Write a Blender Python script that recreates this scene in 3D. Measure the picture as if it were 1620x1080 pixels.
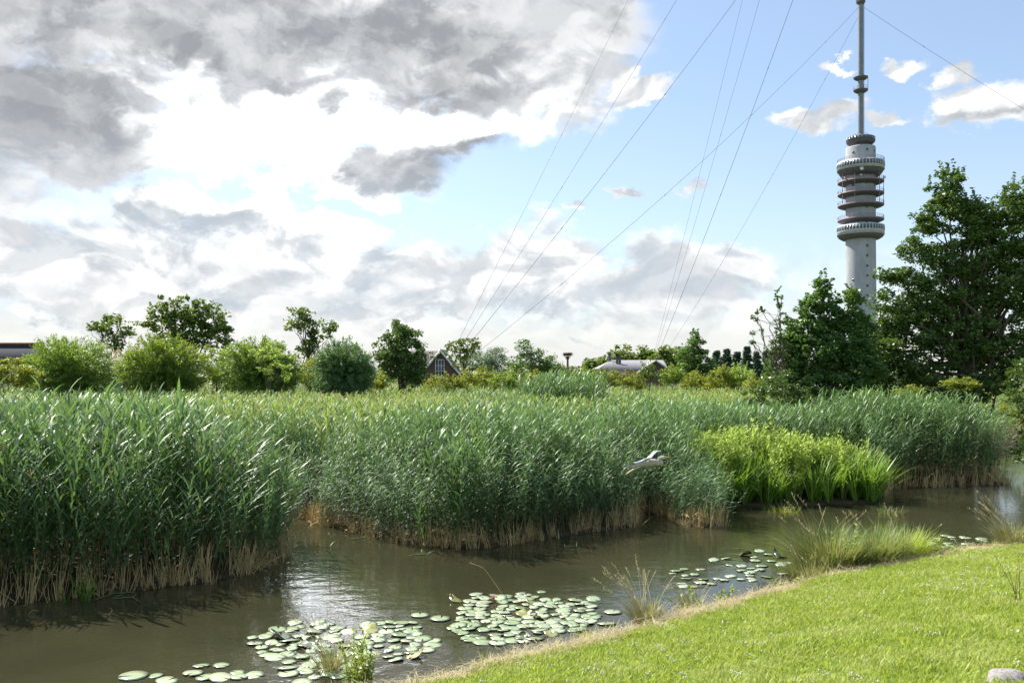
import bpy, math, random
import numpy as np
from mathutils import Vector, Matrix

for o in list(bpy.data.objects):
    bpy.data.objects.remove(o)
S = bpy.context.scene
rng = np.random.default_rng(7)
random.seed(7)
R = math.radians

# ------------------------------------------------------------------ camera
EYE = 3.5          # metres above the water
F = 1403.0         # focal length in photo pixels
HZ = 595.0         # photo row of the horizon
CX = 810.0
cam = bpy.data.cameras.new('camera')
cam_o = bpy.data.objects.new('camera', cam)
S.collection.objects.link(cam_o)
S.camera = cam_o
cam_o.location = (0, 0, EYE)
cam_o.rotation_euler = (R(90), 0, 0)
cam.sensor_width = 36
cam.lens = 36 * F / 1620
cam.shift_y = (HZ - 540) / 1620
cam.clip_start = 0.1
cam.clip_end = 9000

# ------------------------------------------------------------------ sun and sky
SUN_AZ = -50.0     # degrees from the view direction (+Y), negative = to the left
SUN_EL = 47.0
sun = bpy.data.lights.new('sun', 'SUN')
sun.energy = 5.0
sun.angle = R(0.5)
sun.color = (1.0, 0.95, 0.86)
sun_o = bpy.data.objects.new('sun', sun)
S.collection.objects.link(sun_o)
sd = Vector((math.sin(R(SUN_AZ)) * math.cos(R(SUN_EL)), math.cos(R(SUN_AZ)) * math.cos(R(SUN_EL)), math.sin(R(SUN_EL))))
sun_o.rotation_euler = (-sd).to_track_quat('-Z', 'Y').to_euler()
sun_o.location = (-20, 10, 60)

S.view_settings.view_transform = 'Standard'
S.view_settings.look = 'None'
S.view_settings.gamma = 1
S.view_settings.exposure = 1.0
S.view_settings.use_curve_mapping = False
S.cycles.max_bounces = 7
S.cycles.transparent_max_bounces = 4
S.cycles.diffuse_bounces = 2
S.cycles.glossy_bounces = 2
S.cycles.caustics_reflective = False
S.cycles.caustics_refractive = False


class NT:
    """small helper to write node maths"""
    def __init__(s, tree):
        s.t = tree
        s.n = tree.nodes
        s.l = tree.links
    def new(s, typ, **kw):
        n = s.n.new(typ)
        for k, v in kw.items():
            setattr(n, k, v)
        return n
    def put(s, sock, v):
        if hasattr(v, 'is_output') or isinstance(v, bpy.types.NodeSocket):
            s.l.new(v, sock)
        else:
            sock.default_value = v
    def m(s, op, a, b=None, c=None, clamp=False):
        n = s.new('ShaderNodeMath', operation=op, use_clamp=clamp)
        s.put(n.inputs[0], a)
        if b is not None: s.put(n.inputs[1], b)
        if c is not None: s.put(n.inputs[2], c)
        return n.outputs[0]
    def mr(s, v, a, b, c=0.0, d=1.0, interp='SMOOTHSTEP'):
        n = s.new('ShaderNodeMapRange', interpolation_type=interp)
        s.put(n.inputs[0], v)
        for i, x in enumerate((a, b, c, d)):
            s.put(n.inputs[i + 1], x)
        return n.outputs[0]
    def mix(s, f, a, b, blend='MIX'):
        n = s.new('ShaderNodeMix', data_type='RGBA', blend_type=blend)
        s.put(n.inputs[0], f)
        s.put(n.inputs[6], a if not isinstance(a, tuple) else (*a[:3], 1))
        s.put(n.inputs[7], b if not isinstance(b, tuple) else (*b[:3], 1))
        return n.outputs[2]
    def noise(s, vec, scale, detail=4, rough=0.5, dist=0.0, w=None):
        n = s.new('ShaderNodeTexNoise')
        if vec is not None: s.l.new(vec, n.inputs['Vector'])
        n.inputs['Scale'].default_value = scale
        n.inputs['Detail'].default_value = detail
        n.inputs['Roughness'].default_value = rough
        n.inputs['Distortion'].default_value = dist
        return n
    def vm(s, op, a, b=None):
        n = s.new('ShaderNodeVectorMath', operation=op)
        s.put(n.inputs[0], a)
        if b is not None: s.put(n.inputs[1], b)
        return n


def azel(px, py):
    x, z = (px - CX) / F, (HZ - py) / F
    return math.atan2(x, 1.0), math.atan2(z, math.hypot(x, 1.0))


def build_world():
    w = bpy.data.worlds.new('World')
    S.world = w
    w.use_nodes = True
    w.node_tree.nodes.clear()
    t = NT(w.node_tree)
    tc = t.new('ShaderNodeTexCoord').outputs['Generated']
    sep = t.new('ShaderNodeSeparateXYZ')
    t.l.new(tc, sep.inputs[0])
    X, Y, Z = sep.outputs
    az = t.m('ARCTAN2', X, Y)
    el = t.m('ARCSINE', Z)
    comb = t.new('ShaderNodeCombineXYZ')
    t.l.new(az, comb.inputs[0]); t.l.new(el, comb.inputs[1])
    P = comb.outputs[0]
    # turbulence: two octave bands push the cloud outlines about
    mp = t.new('ShaderNodeMapping'); t.l.new(P, mp.inputs[0]); mp.inputs['Scale'].default_value = (1, 1.45, 1)
    nA = t.noise(mp.outputs[0], 7.0, 2, 0.5)
    nB = t.noise(mp.outputs[0], 21.0, 7, 0.62)
    offA = t.vm('SCALE', t.vm('SUBTRACT', nA.outputs['Color'], (0.5, 0.5, 0.5)).outputs[0]); offA.inputs['Scale'].default_value = 0.10
    offB = t.vm('SCALE', t.vm('SUBTRACT', nB.outputs['Color'], (0.5, 0.5, 0.5)).outputs[0]); offB.inputs['Scale'].default_value = 0.07
    PW = t.vm('ADD', t.vm('ADD', P, offA.outputs[0]).outputs[0], offB.outputs[0]).outputs[0]
    sepw = t.new('ShaderNodeSeparateXYZ'); t.l.new(PW, sepw.inputs[0])

    def field(blobs):
        """soft union of ellipses; 0 on their outline, 1 at their centre"""
        cur = None
        for (px, py, rx, ry, rot, wt) in blobs:
            a, e = azel(px, py)
            mpn = t.new('ShaderNodeMapping', vector_type='TEXTURE')
            t.l.new(PW, mpn.inputs[0])
            mpn.inputs['Location'].default_value = (a, e, 0)
            mpn.inputs['Rotation'].default_value = (0, 0, R(rot))
            mpn.inputs['Scale'].default_value = (rx / F, ry / F, 1e3)
            ln = t.vm('LENGTH', mpn.outputs[0]).outputs['Value']
            v = t.m('MULTIPLY_ADD', ln, -wt, wt)
            if cur is None: cur = v
            else: cur = t.m('MAXIMUM', cur, v)
        return cur
    fine = nB.outputs['Fac']
    big = nA.outputs['Fac']
    # (px, py, radius x, radius y, tilt, weight)
    cover = field([
        (330, -160, 760, 390, 0, 1.0), (820, 60, 240, 165, 12, 1.0), (700, 215, 130, 70, 20, .8),
        (1010, 130, 90, 22, 12, .9), (600, 275, 120, 55, 0, .9), (60, 200, 170, 85, 0, .9),
        (330, 180, 330, 80, 0, .9), (-500, 0, 500, 600, 0, 1),
        # lower bank
        (30, 400, 230, 105, 0, .8), (270, 330, 90, 62, 0, .8), (430, 385, 160, 75, 0, .8), (300, 440, 420, 110, 0, .8),
        (640, 450, 240, 85, 0, .8), (850, 430, 150, 95, 0, .8), (1040, 450, 190, 90, 0, .8), (1160, 420, 85, 48, 0, .8),
        (-400, 430, 420, 110, 0, .8),
        # small clouds on the blue side
        (1300, 188, 72, 26, 5, .75), (1405, 196, 46, 14, 0, .6), (1560, 168, 90, 52, -10, .85), (1515, 100, 42, 16, 0, .6),
        (1425, 86, 42, 14, 10, .6), (1305, 101, 30, 9, 0, .5), (1096, 290, 34, 14, 0, .5), (990, 293, 44, 8, -6, .5),
        (1750, 120, 120, 40, 0, .8), (895, 326, 22, 7, 0, .5), (1900, 420, 260, 60, 0, .8), (2300, 60, 400, 160, 0, .9),
    ])
    dens = t.m('ADD', cover, t.m('MULTIPLY_ADD', fine, 0.70, -0.35))
    # clouds for the rest of the sky, behind the camera
    back = t.m('MULTIPLY', t.mr(t.m('ABSOLUTE', az), 1.1, 1.7), t.mr(big, 0.46, 0.66, 0.0, 0.55))
    alpha = t.m('MAXIMUM', t.mr(dens, 0.0, 0.34), back)
    # veil near the horizon and thin streaks
    veil = t.m('MULTIPLY', t.mr(sepw.outputs[1], 0.16, 0.02), t.mr(az, 0.62, 0.20))
    alpha = t.m('MAXIMUM', alpha, t.m('MULTIPLY', veil, 0.93))
    # shade inside the clouds
    dark = field([
        (70, 190, 165, 78, -8, 1.25), (150, 250, 110, 30, 0, 1.0), (430, 40, 620, 95, 0, .9), (-300, 60, 500, 250, 0, .9),
        (640, 120, 300, 48, -3, .55), (640, 268, 118, 55, -6, .95), (770, 240, 70, 26, 10, .8),
        (330, 366, 120, 30, 0, 1.05), (35, 345, 60, 36, 0, 1.0), (20, 485, 110, 32, 0, .7), (250, 350, 40, 34, 0, .6),
        (820, 484, 200, 26, 0, .8), (1050, 452, 150, 60, 0, 1.05), (1010, 400, 60, 30, 0, .6), (735, 420, 80, 50, 0, .6),
        (560, 470, 220, 34, 0, .65), (420, 440, 120, 30, 0, .5), (1160, 398, 46, 20, 0, .8), (905, 530, 44, 10, 0, .6),
        (990, 293, 40, 7, -6, .6), (-400, 430, 380, 70, 0, .8), (120, 440, 90, 26, 0, .7), (110, 500, 150, 16, 0, .6), (330, 478, 110, 22, 0, .8), (470, 395, 60, 24, 0, .7),
        (590, 425, 60, 24, 0, .8), (700, 500, 120, 12, 0, .8), (215, 330, 36, 20, 0, .6), (680, 405, 30, 24, 0, .7), (1320, 200, 50, 8, 0, .35), (1580, 190, 60, 14, 0, .45),
    ])
    dk = t.m('ADD', dark, t.m('MULTIPLY_ADD', fine, 0.95, -0.475))
    shade = t.mr(t.m('SUBTRACT', dk, t.mr(el, 0.22, 0.10, 0.0, 0.16)), t.mr(el, 0.10, 0.22, -0.20, -0.34), 0.62)
    # relief of the billows: compare the noise with itself a little towards the sun
    mr1 = t.new('ShaderNodeMapping'); t.l.new(P, mr1.inputs[0]); mr1.inputs['Scale'].default_value = (1, 1.5, 1)
    mr2 = t.new('ShaderNodeMapping'); t.l.new(P, mr2.inputs[0]); mr2.inputs['Scale'].default_value = (1, 1.5, 1); mr2.inputs['Location'].default_value = (-0.008, 0.018, 0)
    r1 = t.noise(mr1.outputs[0], 13.0, 5, 0.5, 0.6).outputs['Fac']; r2 = t.noise(mr2.outputs[0], 13.0, 5, 0.5, 0.6).outputs['Fac']
    rel = t.m('SUBTRACT', r1, r2)
    litside = t.mr(rel, -0.09, 0.07)
    puff = t.m('ADD', t.m('MULTIPLY', t.mr(fine, 0.36, 0.60), 0.40), t.m('MULTIPLY', litside, 0.60))
    shade = t.m('SUBTRACT', shade, t.m('MULTIPLY_ADD', litside, 0.20, -0.11), clamp=True)
    white = t.mix(puff, (0.31, 0.335, 0.36), (0.60, 0.60, 0.59))
    white = t.mix(t.mr(el, 0.02, 0.10), (0.455, 0.455, 0.44), white)
    # cloud bases are neutral high up, bluish lower down
    grey = t.mix(t.mr(el, 0.13, 0.27), (0.28, 0.32, 0.36), (0.175, 0.185, 0.20))
    # cloud lit through from behind near the hidden sun: far brighter than white
    ga, ge = azel(485, 180)
    gm = t.new('ShaderNodeMapping', vector_type='TEXTURE'); t.l.new(P, gm.inputs[0])
    gm.inputs['Location'].default_value = (ga, ge, 0); gm.inputs['Scale'].default_value = (0.33, 0.17, 1e3)
    gl = t.mr(t.vm('LENGTH', gm.outputs[0]).outputs['Value'], 1.0, 0.0, 1.0, 6.5)
    mp2 = t.new('ShaderNodeMapping'); t.l.new(PW, mp2.inputs[0]); mp2.inputs['Scale'].default_value = (1, 1.9, 1); mp2.inputs['Location'].default_value = (3, 5, 0)
    nC = t.noise(mp2.outputs[0], 9.0, 6, 0.55)
    grey = t.mix(t.mr(nC.outputs['Fac'], 0.38, 0.66), grey, (0.36, 0.37, 0.385))
    cloud = t.mix(t.m('MULTIPLY', shade, t.mr(el, 0.10, 0.22, 0.86, 0.95)), white, grey)
    lit = t.m('POWER', t.m('SUBTRACT', 1.0, shade), 2.5)
    wsc = t.vm('SCALE', cloud); t.l.new(t.m('MULTIPLY_ADD', t.m('SUBTRACT', gl, 1.0), lit, 1.0), wsc.inputs['Scale'])
    cloud = wsc.outputs[0]
    sky = t.new('ShaderNodeTexSky', sky_type='NISHITA', sun_disc=False)
    sky.sun_elevation = R(SUN_EL)
    sky.sun_rotation = R(SUN_AZ)
    sky.altitude = 0; sky.air_density = 1.0; sky.dust_density = 0.7; sky.ozone_density = 1.6
    STR = 0.1
    sc = t.vm('SCALE', cloud); sc.inputs['Scale'].default_value = 1 / STR
    skyc = t.new('ShaderNodeVectorMath', operation='ADD')
    hz = t.mix(t.mr(el, 0.32, 0.02, 0.18, 0.42), sky.outputs[0], (3.9, 4.35, 4.7))
    t.l.new(hz, skyc.inputs[0])
    col = t.mix(alpha, skyc.outputs[0], sc.outputs[0])
    bg = t.new('ShaderNodeBackground')
    t.l.new(col, bg.inputs[0]); bg.inputs[1].default_value = STR
    out = t.new('ShaderNodeOutputWorld')
    t.l.new(bg.outputs[0], out.inputs[0])
    w.cycles.sampling_method = 'MANUAL'
    w.cycles.sample_map_resolution = 512
build_world()

# ------------------------------------------------------------------ helpers
def W(px, py, d):
    """point at distance d (metres along +Y) seen at a photo pixel"""
    return ((px - CX) / F * d, d, EYE + (HZ - py) * d / F)

def on_water(px, py, z=0.0):
    d = F * (EYE - z) / (py - HZ)
    return ((px - CX) / F * d, d, z)

def tag(o, label=None, cat=None, group=None, kind=None):
    if label: o['label'] = label
    if cat: o['category'] = cat
    if group: o['group'] = group
    if kind: o['kind'] = kind
    return o

def empty(name, loc=(0, 0, 0), label=None, cat=None, group=None, rz=0.0):
    o = bpy.data.objects.new(name, None)
    o.empty_display_size = 0.2
    S.collection.objects.link(o)
    o.location = loc
    o.rotation_euler = (0, 0, rz)
    return tag(o, label, cat, group)

def copy_tree(o, parent=None):
    c = o.copy()
    S.collection.objects.link(c)
    c.parent = parent
    for ch in o.children:
        copy_tree(ch, c)
    return c


class MB:
    """collects verts and faces; builds one mesh object"""
    def __init__(s):
        s.v = []; s.f = {3: [], 4: []}; s.m = {3: [], 4: []}; s.t = {3: [], 4: []}; s.n = 0; s.mats = []; s.other = []
    def mat(s, m):
        if m not in s.mats: s.mats.append(m)
        return s.mats.index(m)
    def add(s, verts, faces, mi=0, tint=None):
        verts = np.asarray(verts, float).reshape(-1, 3)
        faces = np.asarray(faces, int)
        k = faces.shape[1]
        s.v.append(verts); s.f[k].append(faces + s.n)
        s.m[k].append(np.full(len(faces), mi))
        s.t[k].append(np.full(len(faces), 0.5) if tint is None else np.broadcast_to(np.asarray(tint, float), (len(faces),)))
        s.n += len(verts)
    def box(s, c, size, mi=0, rz=0.0, tint=None):
        x, y, z = [q / 2 for q in size]
        v = np.array([(a * x, b * y, d * z) for d in (-1, 1) for b in (-1, 1) for a in (-1, 1)])
        cs, sn = math.cos(rz), math.sin(rz)
        v = np.stack([v[:, 0] * cs - v[:, 1] * sn, v[:, 0] * sn + v[:, 1] * cs, v[:, 2]], 1) + np.array(c)
        s.add(v, [(0, 2, 3, 1), (4, 5, 7, 6), (0, 1, 5, 4), (2, 6, 7, 3), (0, 4, 6, 2), (1, 3, 7, 5)], mi, tint)
    def tube(s, pts, rad, sides=6, mi=0, tint=None, cap=True, squash=None):
        pts = np.asarray(pts, float); n = len(pts)
        rad = np.broadcast_to(np.asarray(rad, float), (n,))
        tg = np.gradient(pts, axis=0)
        tg /= np.linalg.norm(tg, axis=1)[:, None] + 1e-9
        ref = np.array([0, 0, 1.0]) if abs(tg[0][2]) < 0.8 else np.array([0, 1.0, 0])
        vs = []
        u = np.cross(tg[0], ref); u /= np.linalg.norm(u)
        for i in range(n):
            u = u - tg[i] * u.dot(tg[i]); u /= np.linalg.norm(u) + 1e-9
            w = np.cross(tg[i], u)
            a = np.arange(sides) * 2 * math.pi / sides
            sq = 1.0 if squash is None else squash
            vs.append(pts[i] + rad[i] * (np.cos(a)[:, None] * u + sq * np.sin(a)[:, None] * w))
        vs = np.concatenate(vs)
        i = np.arange(n - 1)[:, None] * sides; j = np.arange(sides)[None]
        k = (j + 1) % sides
        f = np.stack([i + j, i + k, i + sides + k, i + sides + j], -1).reshape(-1, 4)
        s.add(vs, f, mi, tint)
        if cap and sides > 2:
            for b, c in ((0, pts[0]), ((n - 1) * sides, pts[-1])):
                ring = vs[b:b + sides]
                vv = np.vstack([ring, c[None]])
                s.add(vv, [(q, (q + 1) % sides, sides) if b else ((q + 1) % sides, q, sides) for q in range(sides)], mi, tint)
    def lathe(s, prof, center=(0, 0, 0), n=48, mi=0, a0=0.0, a1=2 * math.pi, tint=None):
        prof = np.asarray(prof, float)
        full = abs(a1 - a0 - 2 * math.pi) < 1e-6
        a = np.linspace(a0, a1, n + (0 if full else 1), endpoint=not full)
        v = np.stack([prof[:, 0, None] * np.cos(a), prof[:, 0, None] * np.sin(a), np.repeat(prof[:, 1, None], len(a), 1)], -1).reshape(-1, 3) + np.array(center)
        m = len(a)
        f = []
        for i in range(len(prof) - 1):
            for j in range(m if full else m - 1):
                k = (j + 1) % m
                f.append((i * m + j, i * m + k, (i + 1) * m + k, (i + 1) * m + j))
        s.add(v, f, mi, tint)
    def quads(s, v4, mi=0, tint=None):
        """v4: (N,4,3)"""
        n = len(v4)
        s.add(v4.reshape(-1, 3), np.arange(n * 4).reshape(-1, 4), mi, tint)
    def build(s, name, mats, parent=None, smooth=False, link=True, loc=None):
        if not isinstance(mats, (list, tuple)): mats = [mats]
        me = bpy.data.meshes.new(name)
        v = np.concatenate(s.v)
        fs = {k: (np.concatenate(s.f[k]) if s.f[k] else np.zeros((0, k), int)) for k in (3, 4)}
        n3, n4 = len(fs[3]), len(fs[4])
        me.vertices.add(len(v)); me.vertices.foreach_set('co', v.astype(np.float32).ravel())
        loops = np.concatenate([fs[3].ravel(), fs[4].ravel()])
        me.loops.add(len(loops)); me.loops.foreach_set('vertex_index', loops.astype(np.int32))
        me.polygons.add(n3 + n4)
        st = np.concatenate([np.arange(n3) * 3, n3 * 3 + np.arange(n4) * 4])
        me.polygons.foreach_set('loop_start', st.astype(np.int32))
        mi = np.concatenate([np.concatenate(s.m[k]) for k in (3, 4) if s.m[k]])
        me.polygons.foreach_set('material_index', mi.astype(np.int32))
        if smooth: me.polygons.foreach_set('use_smooth', np.ones(n3 + n4, bool))
        at = me.attributes.new('v', 'FLOAT', 'FACE')
        at.data.foreach_set('value', np.concatenate([np.concatenate(s.t[k]) for k in (3, 4) if s.t[k]]).astype(np.float32))
        for m in mats: me.materials.append(m)
        me.update(calc_edges=True)
        me.validate()
        o = bpy.data.objects.new(name, me)
        if link: S.collection.objects.link(o)
        if parent is not None: o.parent = parent
        if loc is not None: o.location = loc
        return o


# ------------------------------------------------------------------ materials
def mat_plain(name, c, c2=None, rough=0.7, scale=8.0, bump=0.0, spec=0.4, metal=0.0, detail=5, sc3=None, lo=.35, hi=.65):
    m = bpy.data.materials.new(name); m.use_nodes = True
    t = NT(m.node_tree); b = t.n['Principled BSDF']
    tc = t.new('ShaderNodeTexCoord').outputs['Object']
    if sc3:
        mp = t.new('ShaderNodeMapping'); t.l.new(tc, mp.inputs[0]); mp.inputs['Scale'].default_value = sc3; tc = mp.outputs[0]
    ns = t.noise(tc, scale, detail, 0.6)
    col = t.mix(t.mr(ns.outputs['Fac'], lo, hi), c, c2 if c2 else tuple(q * 0.75 for q in c))
    t.l.new(col, b.inputs['Base Color'])
    b.inputs['Roughness'].default_value = rough
    b.inputs['Specular IOR Level'].default_value = spec
    b.inputs['Metallic'].default_value = metal
    if bump:
        bn = t.new('ShaderNodeBump'); bn.inputs['Strength'].default_value = bump
        bn.inputs['Distance'].default_value = 0.05
        t.l.new(ns.outputs['Fac'], bn.inputs['Height']); t.l.new(bn.outputs[0], b.inputs['Normal'])
    return m

def mat_leaf(name, c1, c2, trans=0.4, tcol=None, rough=0.45, spec=0.5, patch=None, pscale=0.5, gam=1.0):
    """leaf: c1..c2 from plant to plant and leaf to leaf, light passes through"""
    m = bpy.data.materials.new(name); m.use_nodes = True
    t = NT(m.node_tree); b = t.n['Principled BSDF']; out = t.n['Material Output']
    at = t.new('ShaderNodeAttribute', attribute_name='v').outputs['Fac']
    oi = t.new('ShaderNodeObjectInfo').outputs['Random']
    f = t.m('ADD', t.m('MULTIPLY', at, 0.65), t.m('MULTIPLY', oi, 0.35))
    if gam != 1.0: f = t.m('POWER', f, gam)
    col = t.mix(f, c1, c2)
    if patch:
        ps = t.new('ShaderNodeNewGeometry').outputs['Position']
        ns = t.noise(ps, pscale, 2, 0.5)
        col = t.mix(t.mr(ns.outputs['Fac'], 0.45, 0.62), col, patch)
    t.l.new(col, b.inputs['Base Color'])
    b.inputs['Roughness'].default_value = rough
    b.inputs['Specular IOR Level'].default_value = spec
    tr = t.new('ShaderNodeBsdfTranslucent')
    tc = t.mix(0.6, col, tcol if tcol else tuple(min(1, q * 2.2) for q in c2))
    t.l.new(tc, tr.inputs[0])
    mx = t.new('ShaderNodeMixShader'); mx.inputs[0].default_value = trans
    t.l.new(b.outputs[0], mx.inputs[1]); t.l.new(tr.outputs[0], mx.inputs[2])
    t.l.new(mx.outputs[0], out.inputs[0])
    return m

M = {}
M['reed'] = mat_leaf('reed_leaf', (0.008, 0.046, 0.014), (0.36, 0.54, 0.22), 0.24, (0.26, 0.46, 0.07), 0.46, 0.30, gam=1.75)  # low leaves near black, top ones pale: shade and backlight put into colour
M['reed_stem'] = mat_leaf('reed_stem', (0.09, 0.14, 0.05), (0.17, 0.20, 0.08), 0.1, None, 0.5)
M['straw'] = mat_leaf('dry_straw', (0.42, 0.30, 0.12), (0.78, 0.62, 0.32), 0.15, (0.7, 0.52, 0.2), 0.6, 0.3)
M['reed_y'] = mat_leaf('meadow_leaf', (0.05, 0.14, 0.03), (0.34, 0.45, 0.13), 0.45, (0.40, 0.50, 0.08), 0.5, 0.4)
M['iris'] = mat_leaf('iris_leaf', (0.05, 0.14, 0.02), (0.24, 0.38, 0.06), 0.40, (0.36, 0.56, 0.05), 0.4, 0.5)
M['froth'] = mat_leaf('yellow_green_foliage', (0.21, 0.33, 0.05), (0.50, 0.59, 0.14), 0.46, (0.52, 0.68, 0.12), 0.5, 0.3)
M['lawn'] = mat_leaf('lawn_blade', (0.12, 0.21, 0.025), (0.43, 0.50, 0.09), 0.42, (0.60, 0.70, 0.06), 0.5, 0.35, patch=(0.38, 0.43, 0.13), pscale=1.6)
M['hay'] = mat_leaf('cut_hay', (0.34, 0.29, 0.15), (0.62, 0.54, 0.32), 0.2, (0.6, 0.5, 0.25), 0.7, 0.2)
M['rush'] = mat_leaf('rush_leaf', (0.035, 0.10, 0.02), (0.20, 0.28, 0.07), 0.35, (0.5, 0.5, 0.12), 0.5, 0.35)
M['weed'] = mat_leaf('weed_leaf', (0.16, 0.26, 0.03), (0.36, 0.44, 0.06), 0.45, (0.6, 0.65, 0.05), 0.5, 0.35)
M['willow'] = mat_leaf('willow_leaf', (0.06, 0.145, 0.03), (0.21, 0.33, 0.06), 0.33, (0.44, 0.60, 0.05), 0.45, 0.45)
M['willow_y'] = mat_leaf('bright_willow_leaf', (0.07, 0.16, 0.03), (0.24, 0.36, 0.06), 0.34, (0.5, 0.6, 0.03), 0.45, 0.4)
M['willow_s'] = mat_leaf('sea_green_willow_leaf', (0.045, 0.12, 0.05), (0.15, 0.27, 0.10), 0.3, (0.3, 0.48, 0.10), 0.45, 0.4)
M['willow_g'] = mat_leaf('grey_willow_leaf', (0.06, 0.12, 0.07), (0.17, 0.26, 0.15), 0.3, (0.3, 0.4, 0.15), 0.5, 0.4)
M['oak'] = mat_leaf('broad_leaf', (0.055, 0.11, 0.025), (0.14, 0.21, 0.045), 0.35, (0.32, 0.42, 0.03), 0.45, 0.45)
M['alder'] = mat_leaf('alder_leaf', (0.028, 0.072, 0.02), (0.125, 0.205, 0.045), 0.26, (0.22, 0.34, 0.03), 0.38, 0.5)
M['maple'] = mat_leaf('maple_leaf', (0.045, 0.115, 0.035), (0.12, 0.22, 0.055), 0.32, (0.26, 0.42, 0.04), 0.42, 0.5)
M['bush_y'] = mat_leaf('yellow_bush_leaf', (0.13, 0.19, 0.03), (0.30, 0.35, 0.06), 0.42, (0.5, 0.52, 0.04), 0.5, 0.3)
M['conifer'] = mat_leaf('conifer_needle', (0.022, 0.06, 0.03), (0.05, 0.11, 0.05), 0.1, None, 0.6, 0.3)
M['bark'] = mat_plain('bark', (0.13, 0.10, 0.075), (0.07, 0.055, 0.04), 0.9, 14, 0.6)
M['stalk'] = mat_leaf('green_stalk', (0.14, 0.20, 0.05), (0.22, 0.26, 0.07), 0.1, None, 0.5)
M['red_stalk'] = mat_leaf('red_stalk', (0.16, 0.06, 0.03), (0.28, 0.13, 0.05), 0.1, None, 0.5)
M['concrete'] = mat_plain('tower_concrete', (0.40, 0.415, 0.44), (0.33, 0.345, 0.37), 0.85, 0.35, 0.0, 0.2, sc3=(1, 1, .35))
M['concrete_w'] = mat_plain('white_parapet', (0.50, 0.52, 0.54), (0.40, 0.42, 0.45), 0.7, 0.8, 0.0, 0.3)
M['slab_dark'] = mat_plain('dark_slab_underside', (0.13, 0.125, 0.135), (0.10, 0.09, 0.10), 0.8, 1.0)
M['red_paint'] = mat_plain('faded_red_paint', (0.27, 0.19, 0.20), (0.22, 0.15, 0.16), 0.7, 1.0)
M['mast'] = mat_plain('grey_mast_steel', (0.20, 0.23, 0.27), (0.16, 0.18, 0.21), 0.5, 0.6, 0, 0.5)
M['glass'] = mat_plain('window_glass', (0.06, 0.08, 0.10), (0.09, 0.11, 0.13), 0.12, 2.0, 0, 0.6)
M['cable'] = mat_plain('steel_cable', (0.10, 0.11, 0.125), None, 0.5, 3)
M['dish'] = mat_plain('white_dish', (0.7, 0.7, 0.7), (0.62, 0.62, 0.62), 0.4, 3)
M['rail'] = mat_plain('railing_steel', (0.26, 0.25, 0.27), None, 0.6, 3)
M['brick'] = mat_plain('brown_brick', (0.13, 0.085, 0.075), (0.09, 0.06, 0.055), 0.85, 6, 0.2)
M['roof'] = mat_plain('grey_brown_tiles', (0.13, 0.11, 0.105), (0.09, 0.08, 0.08), 0.7, 5, 0.3, sc3=(1, 1, 6))
M['roof_l'] = mat_plain('pale_grey_tiles', (0.30, 0.29, 0.31), (0.23, 0.22, 0.24), 0.6, 4, 0.3, sc3=(4, 1, 1))
M['roof_d'] = mat_plain('dark_blue_tiles', (0.015, 0.018, 0.032), (0.028, 0.03, 0.046), 0.95, 5, 0.3, sc3=(1, 1, 6))
M['ridge'] = mat_plain('orange_ridge_tiles', (0.22, 0.10, 0.055), (0.16, 0.08, 0.045), 0.8, 5)
M['paint_w'] = mat_plain('white_paint', (0.72, 0.72, 0.70), (0.6, 0.6, 0.58), 0.5, 5)
M['shed'] = mat_plain('blue_grey_boards', (0.055, 0.085, 0.10), (0.04, 0.06, 0.075), 0.6, 6, sc3=(8, 8, .4))
M['moss_roof'] = mat_plain('mossy_roof', (0.23, 0.22, 0.13), (0.17, 0.17, 0.09), 0.9, 3, .3)
M['stone'] = mat_plain('pale_granite', (0.33, 0.30, 0.30), (0.2, 0.18, 0.18), 0.8, 40, 0.4)
M['twig'] = mat_plain('brown_twigs', (0.16, 0.085, 0.05), (0.09, 0.05, 0.03), 0.9, 6)
M['h_grey'] = mat_plain('heron_grey', (0.36, 0.40, 0.48), (0.52, 0.54, 0.58), 0.6, 14)
M['h_dark'] = mat_plain('heron_dark', (0.035, 0.035, 0.045), (0.09, 0.09, 0.11), 0.6, 20)
M['h_cream'] = mat_plain('heron_cream', (0.48, 0.42, 0.35), (0.34, 0.30, 0.26), 0.6, 20)
M['h_leg'] = mat_plain('heron_leg', (0.50, 0.36, 0.22), (0.40, 0.28, 0.18), 0.5, 20)
M['h_beak'] = mat_plain('heron_beak', (0.55, 0.38, 0.10), None, 0.4, 20)
M['petal'] = mat_plain('white_petal', (0.75, 0.75, 0.70), (0.65, 0.65, 0.6), 0.6, 20)
M['pink'] = mat_plain('pink_petal', (0.65, 0.25, 0.28), (0.6, 0.35, 0.35), 0.5, 20)

def mat_pad(name, c1, c2):
    m = bpy.data.materials.new(name); m.use_nodes = True
    t = NT(m.node_tree); b = t.n['Principled BSDF']
    oi = t.new('ShaderNodeObjectInfo').outputs['Random']
    tc = t.new('ShaderNodeTexCoord').outputs['Object']
    ns = t.noise(tc, 22, 3, 0.6)
    col = t.mix(t.m('ADD', t.m('MULTIPLY', oi, 0.7), t.m('MULTIPLY', ns.outputs['Fac'], 0.3)), c1, c2)
    t.l.new(col, b.inputs['Base Color'])
    b.inputs['Roughness'].default_value = 0.38
    b.inputs['Specular IOR Level'].default_value = 1.0
    b.inputs['Coat Weight'].default_value = 1.0
    b.inputs['Coat Roughness'].default_value = 0.22
    b.inputs['Coat IOR'].default_value = 1.7
    return m
M['pad'] = mat_pad('lily_pad', (0.18, 0.28, 0.10), (0.50, 0.54, 0.36))  # leaf green paled so the colour carries the white sky glare
M['pad_y'] = mat_pad('yellowing_lily_pad', (0.20, 0.21, 0.03), (0.30, 0.28, 0.05))
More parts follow.
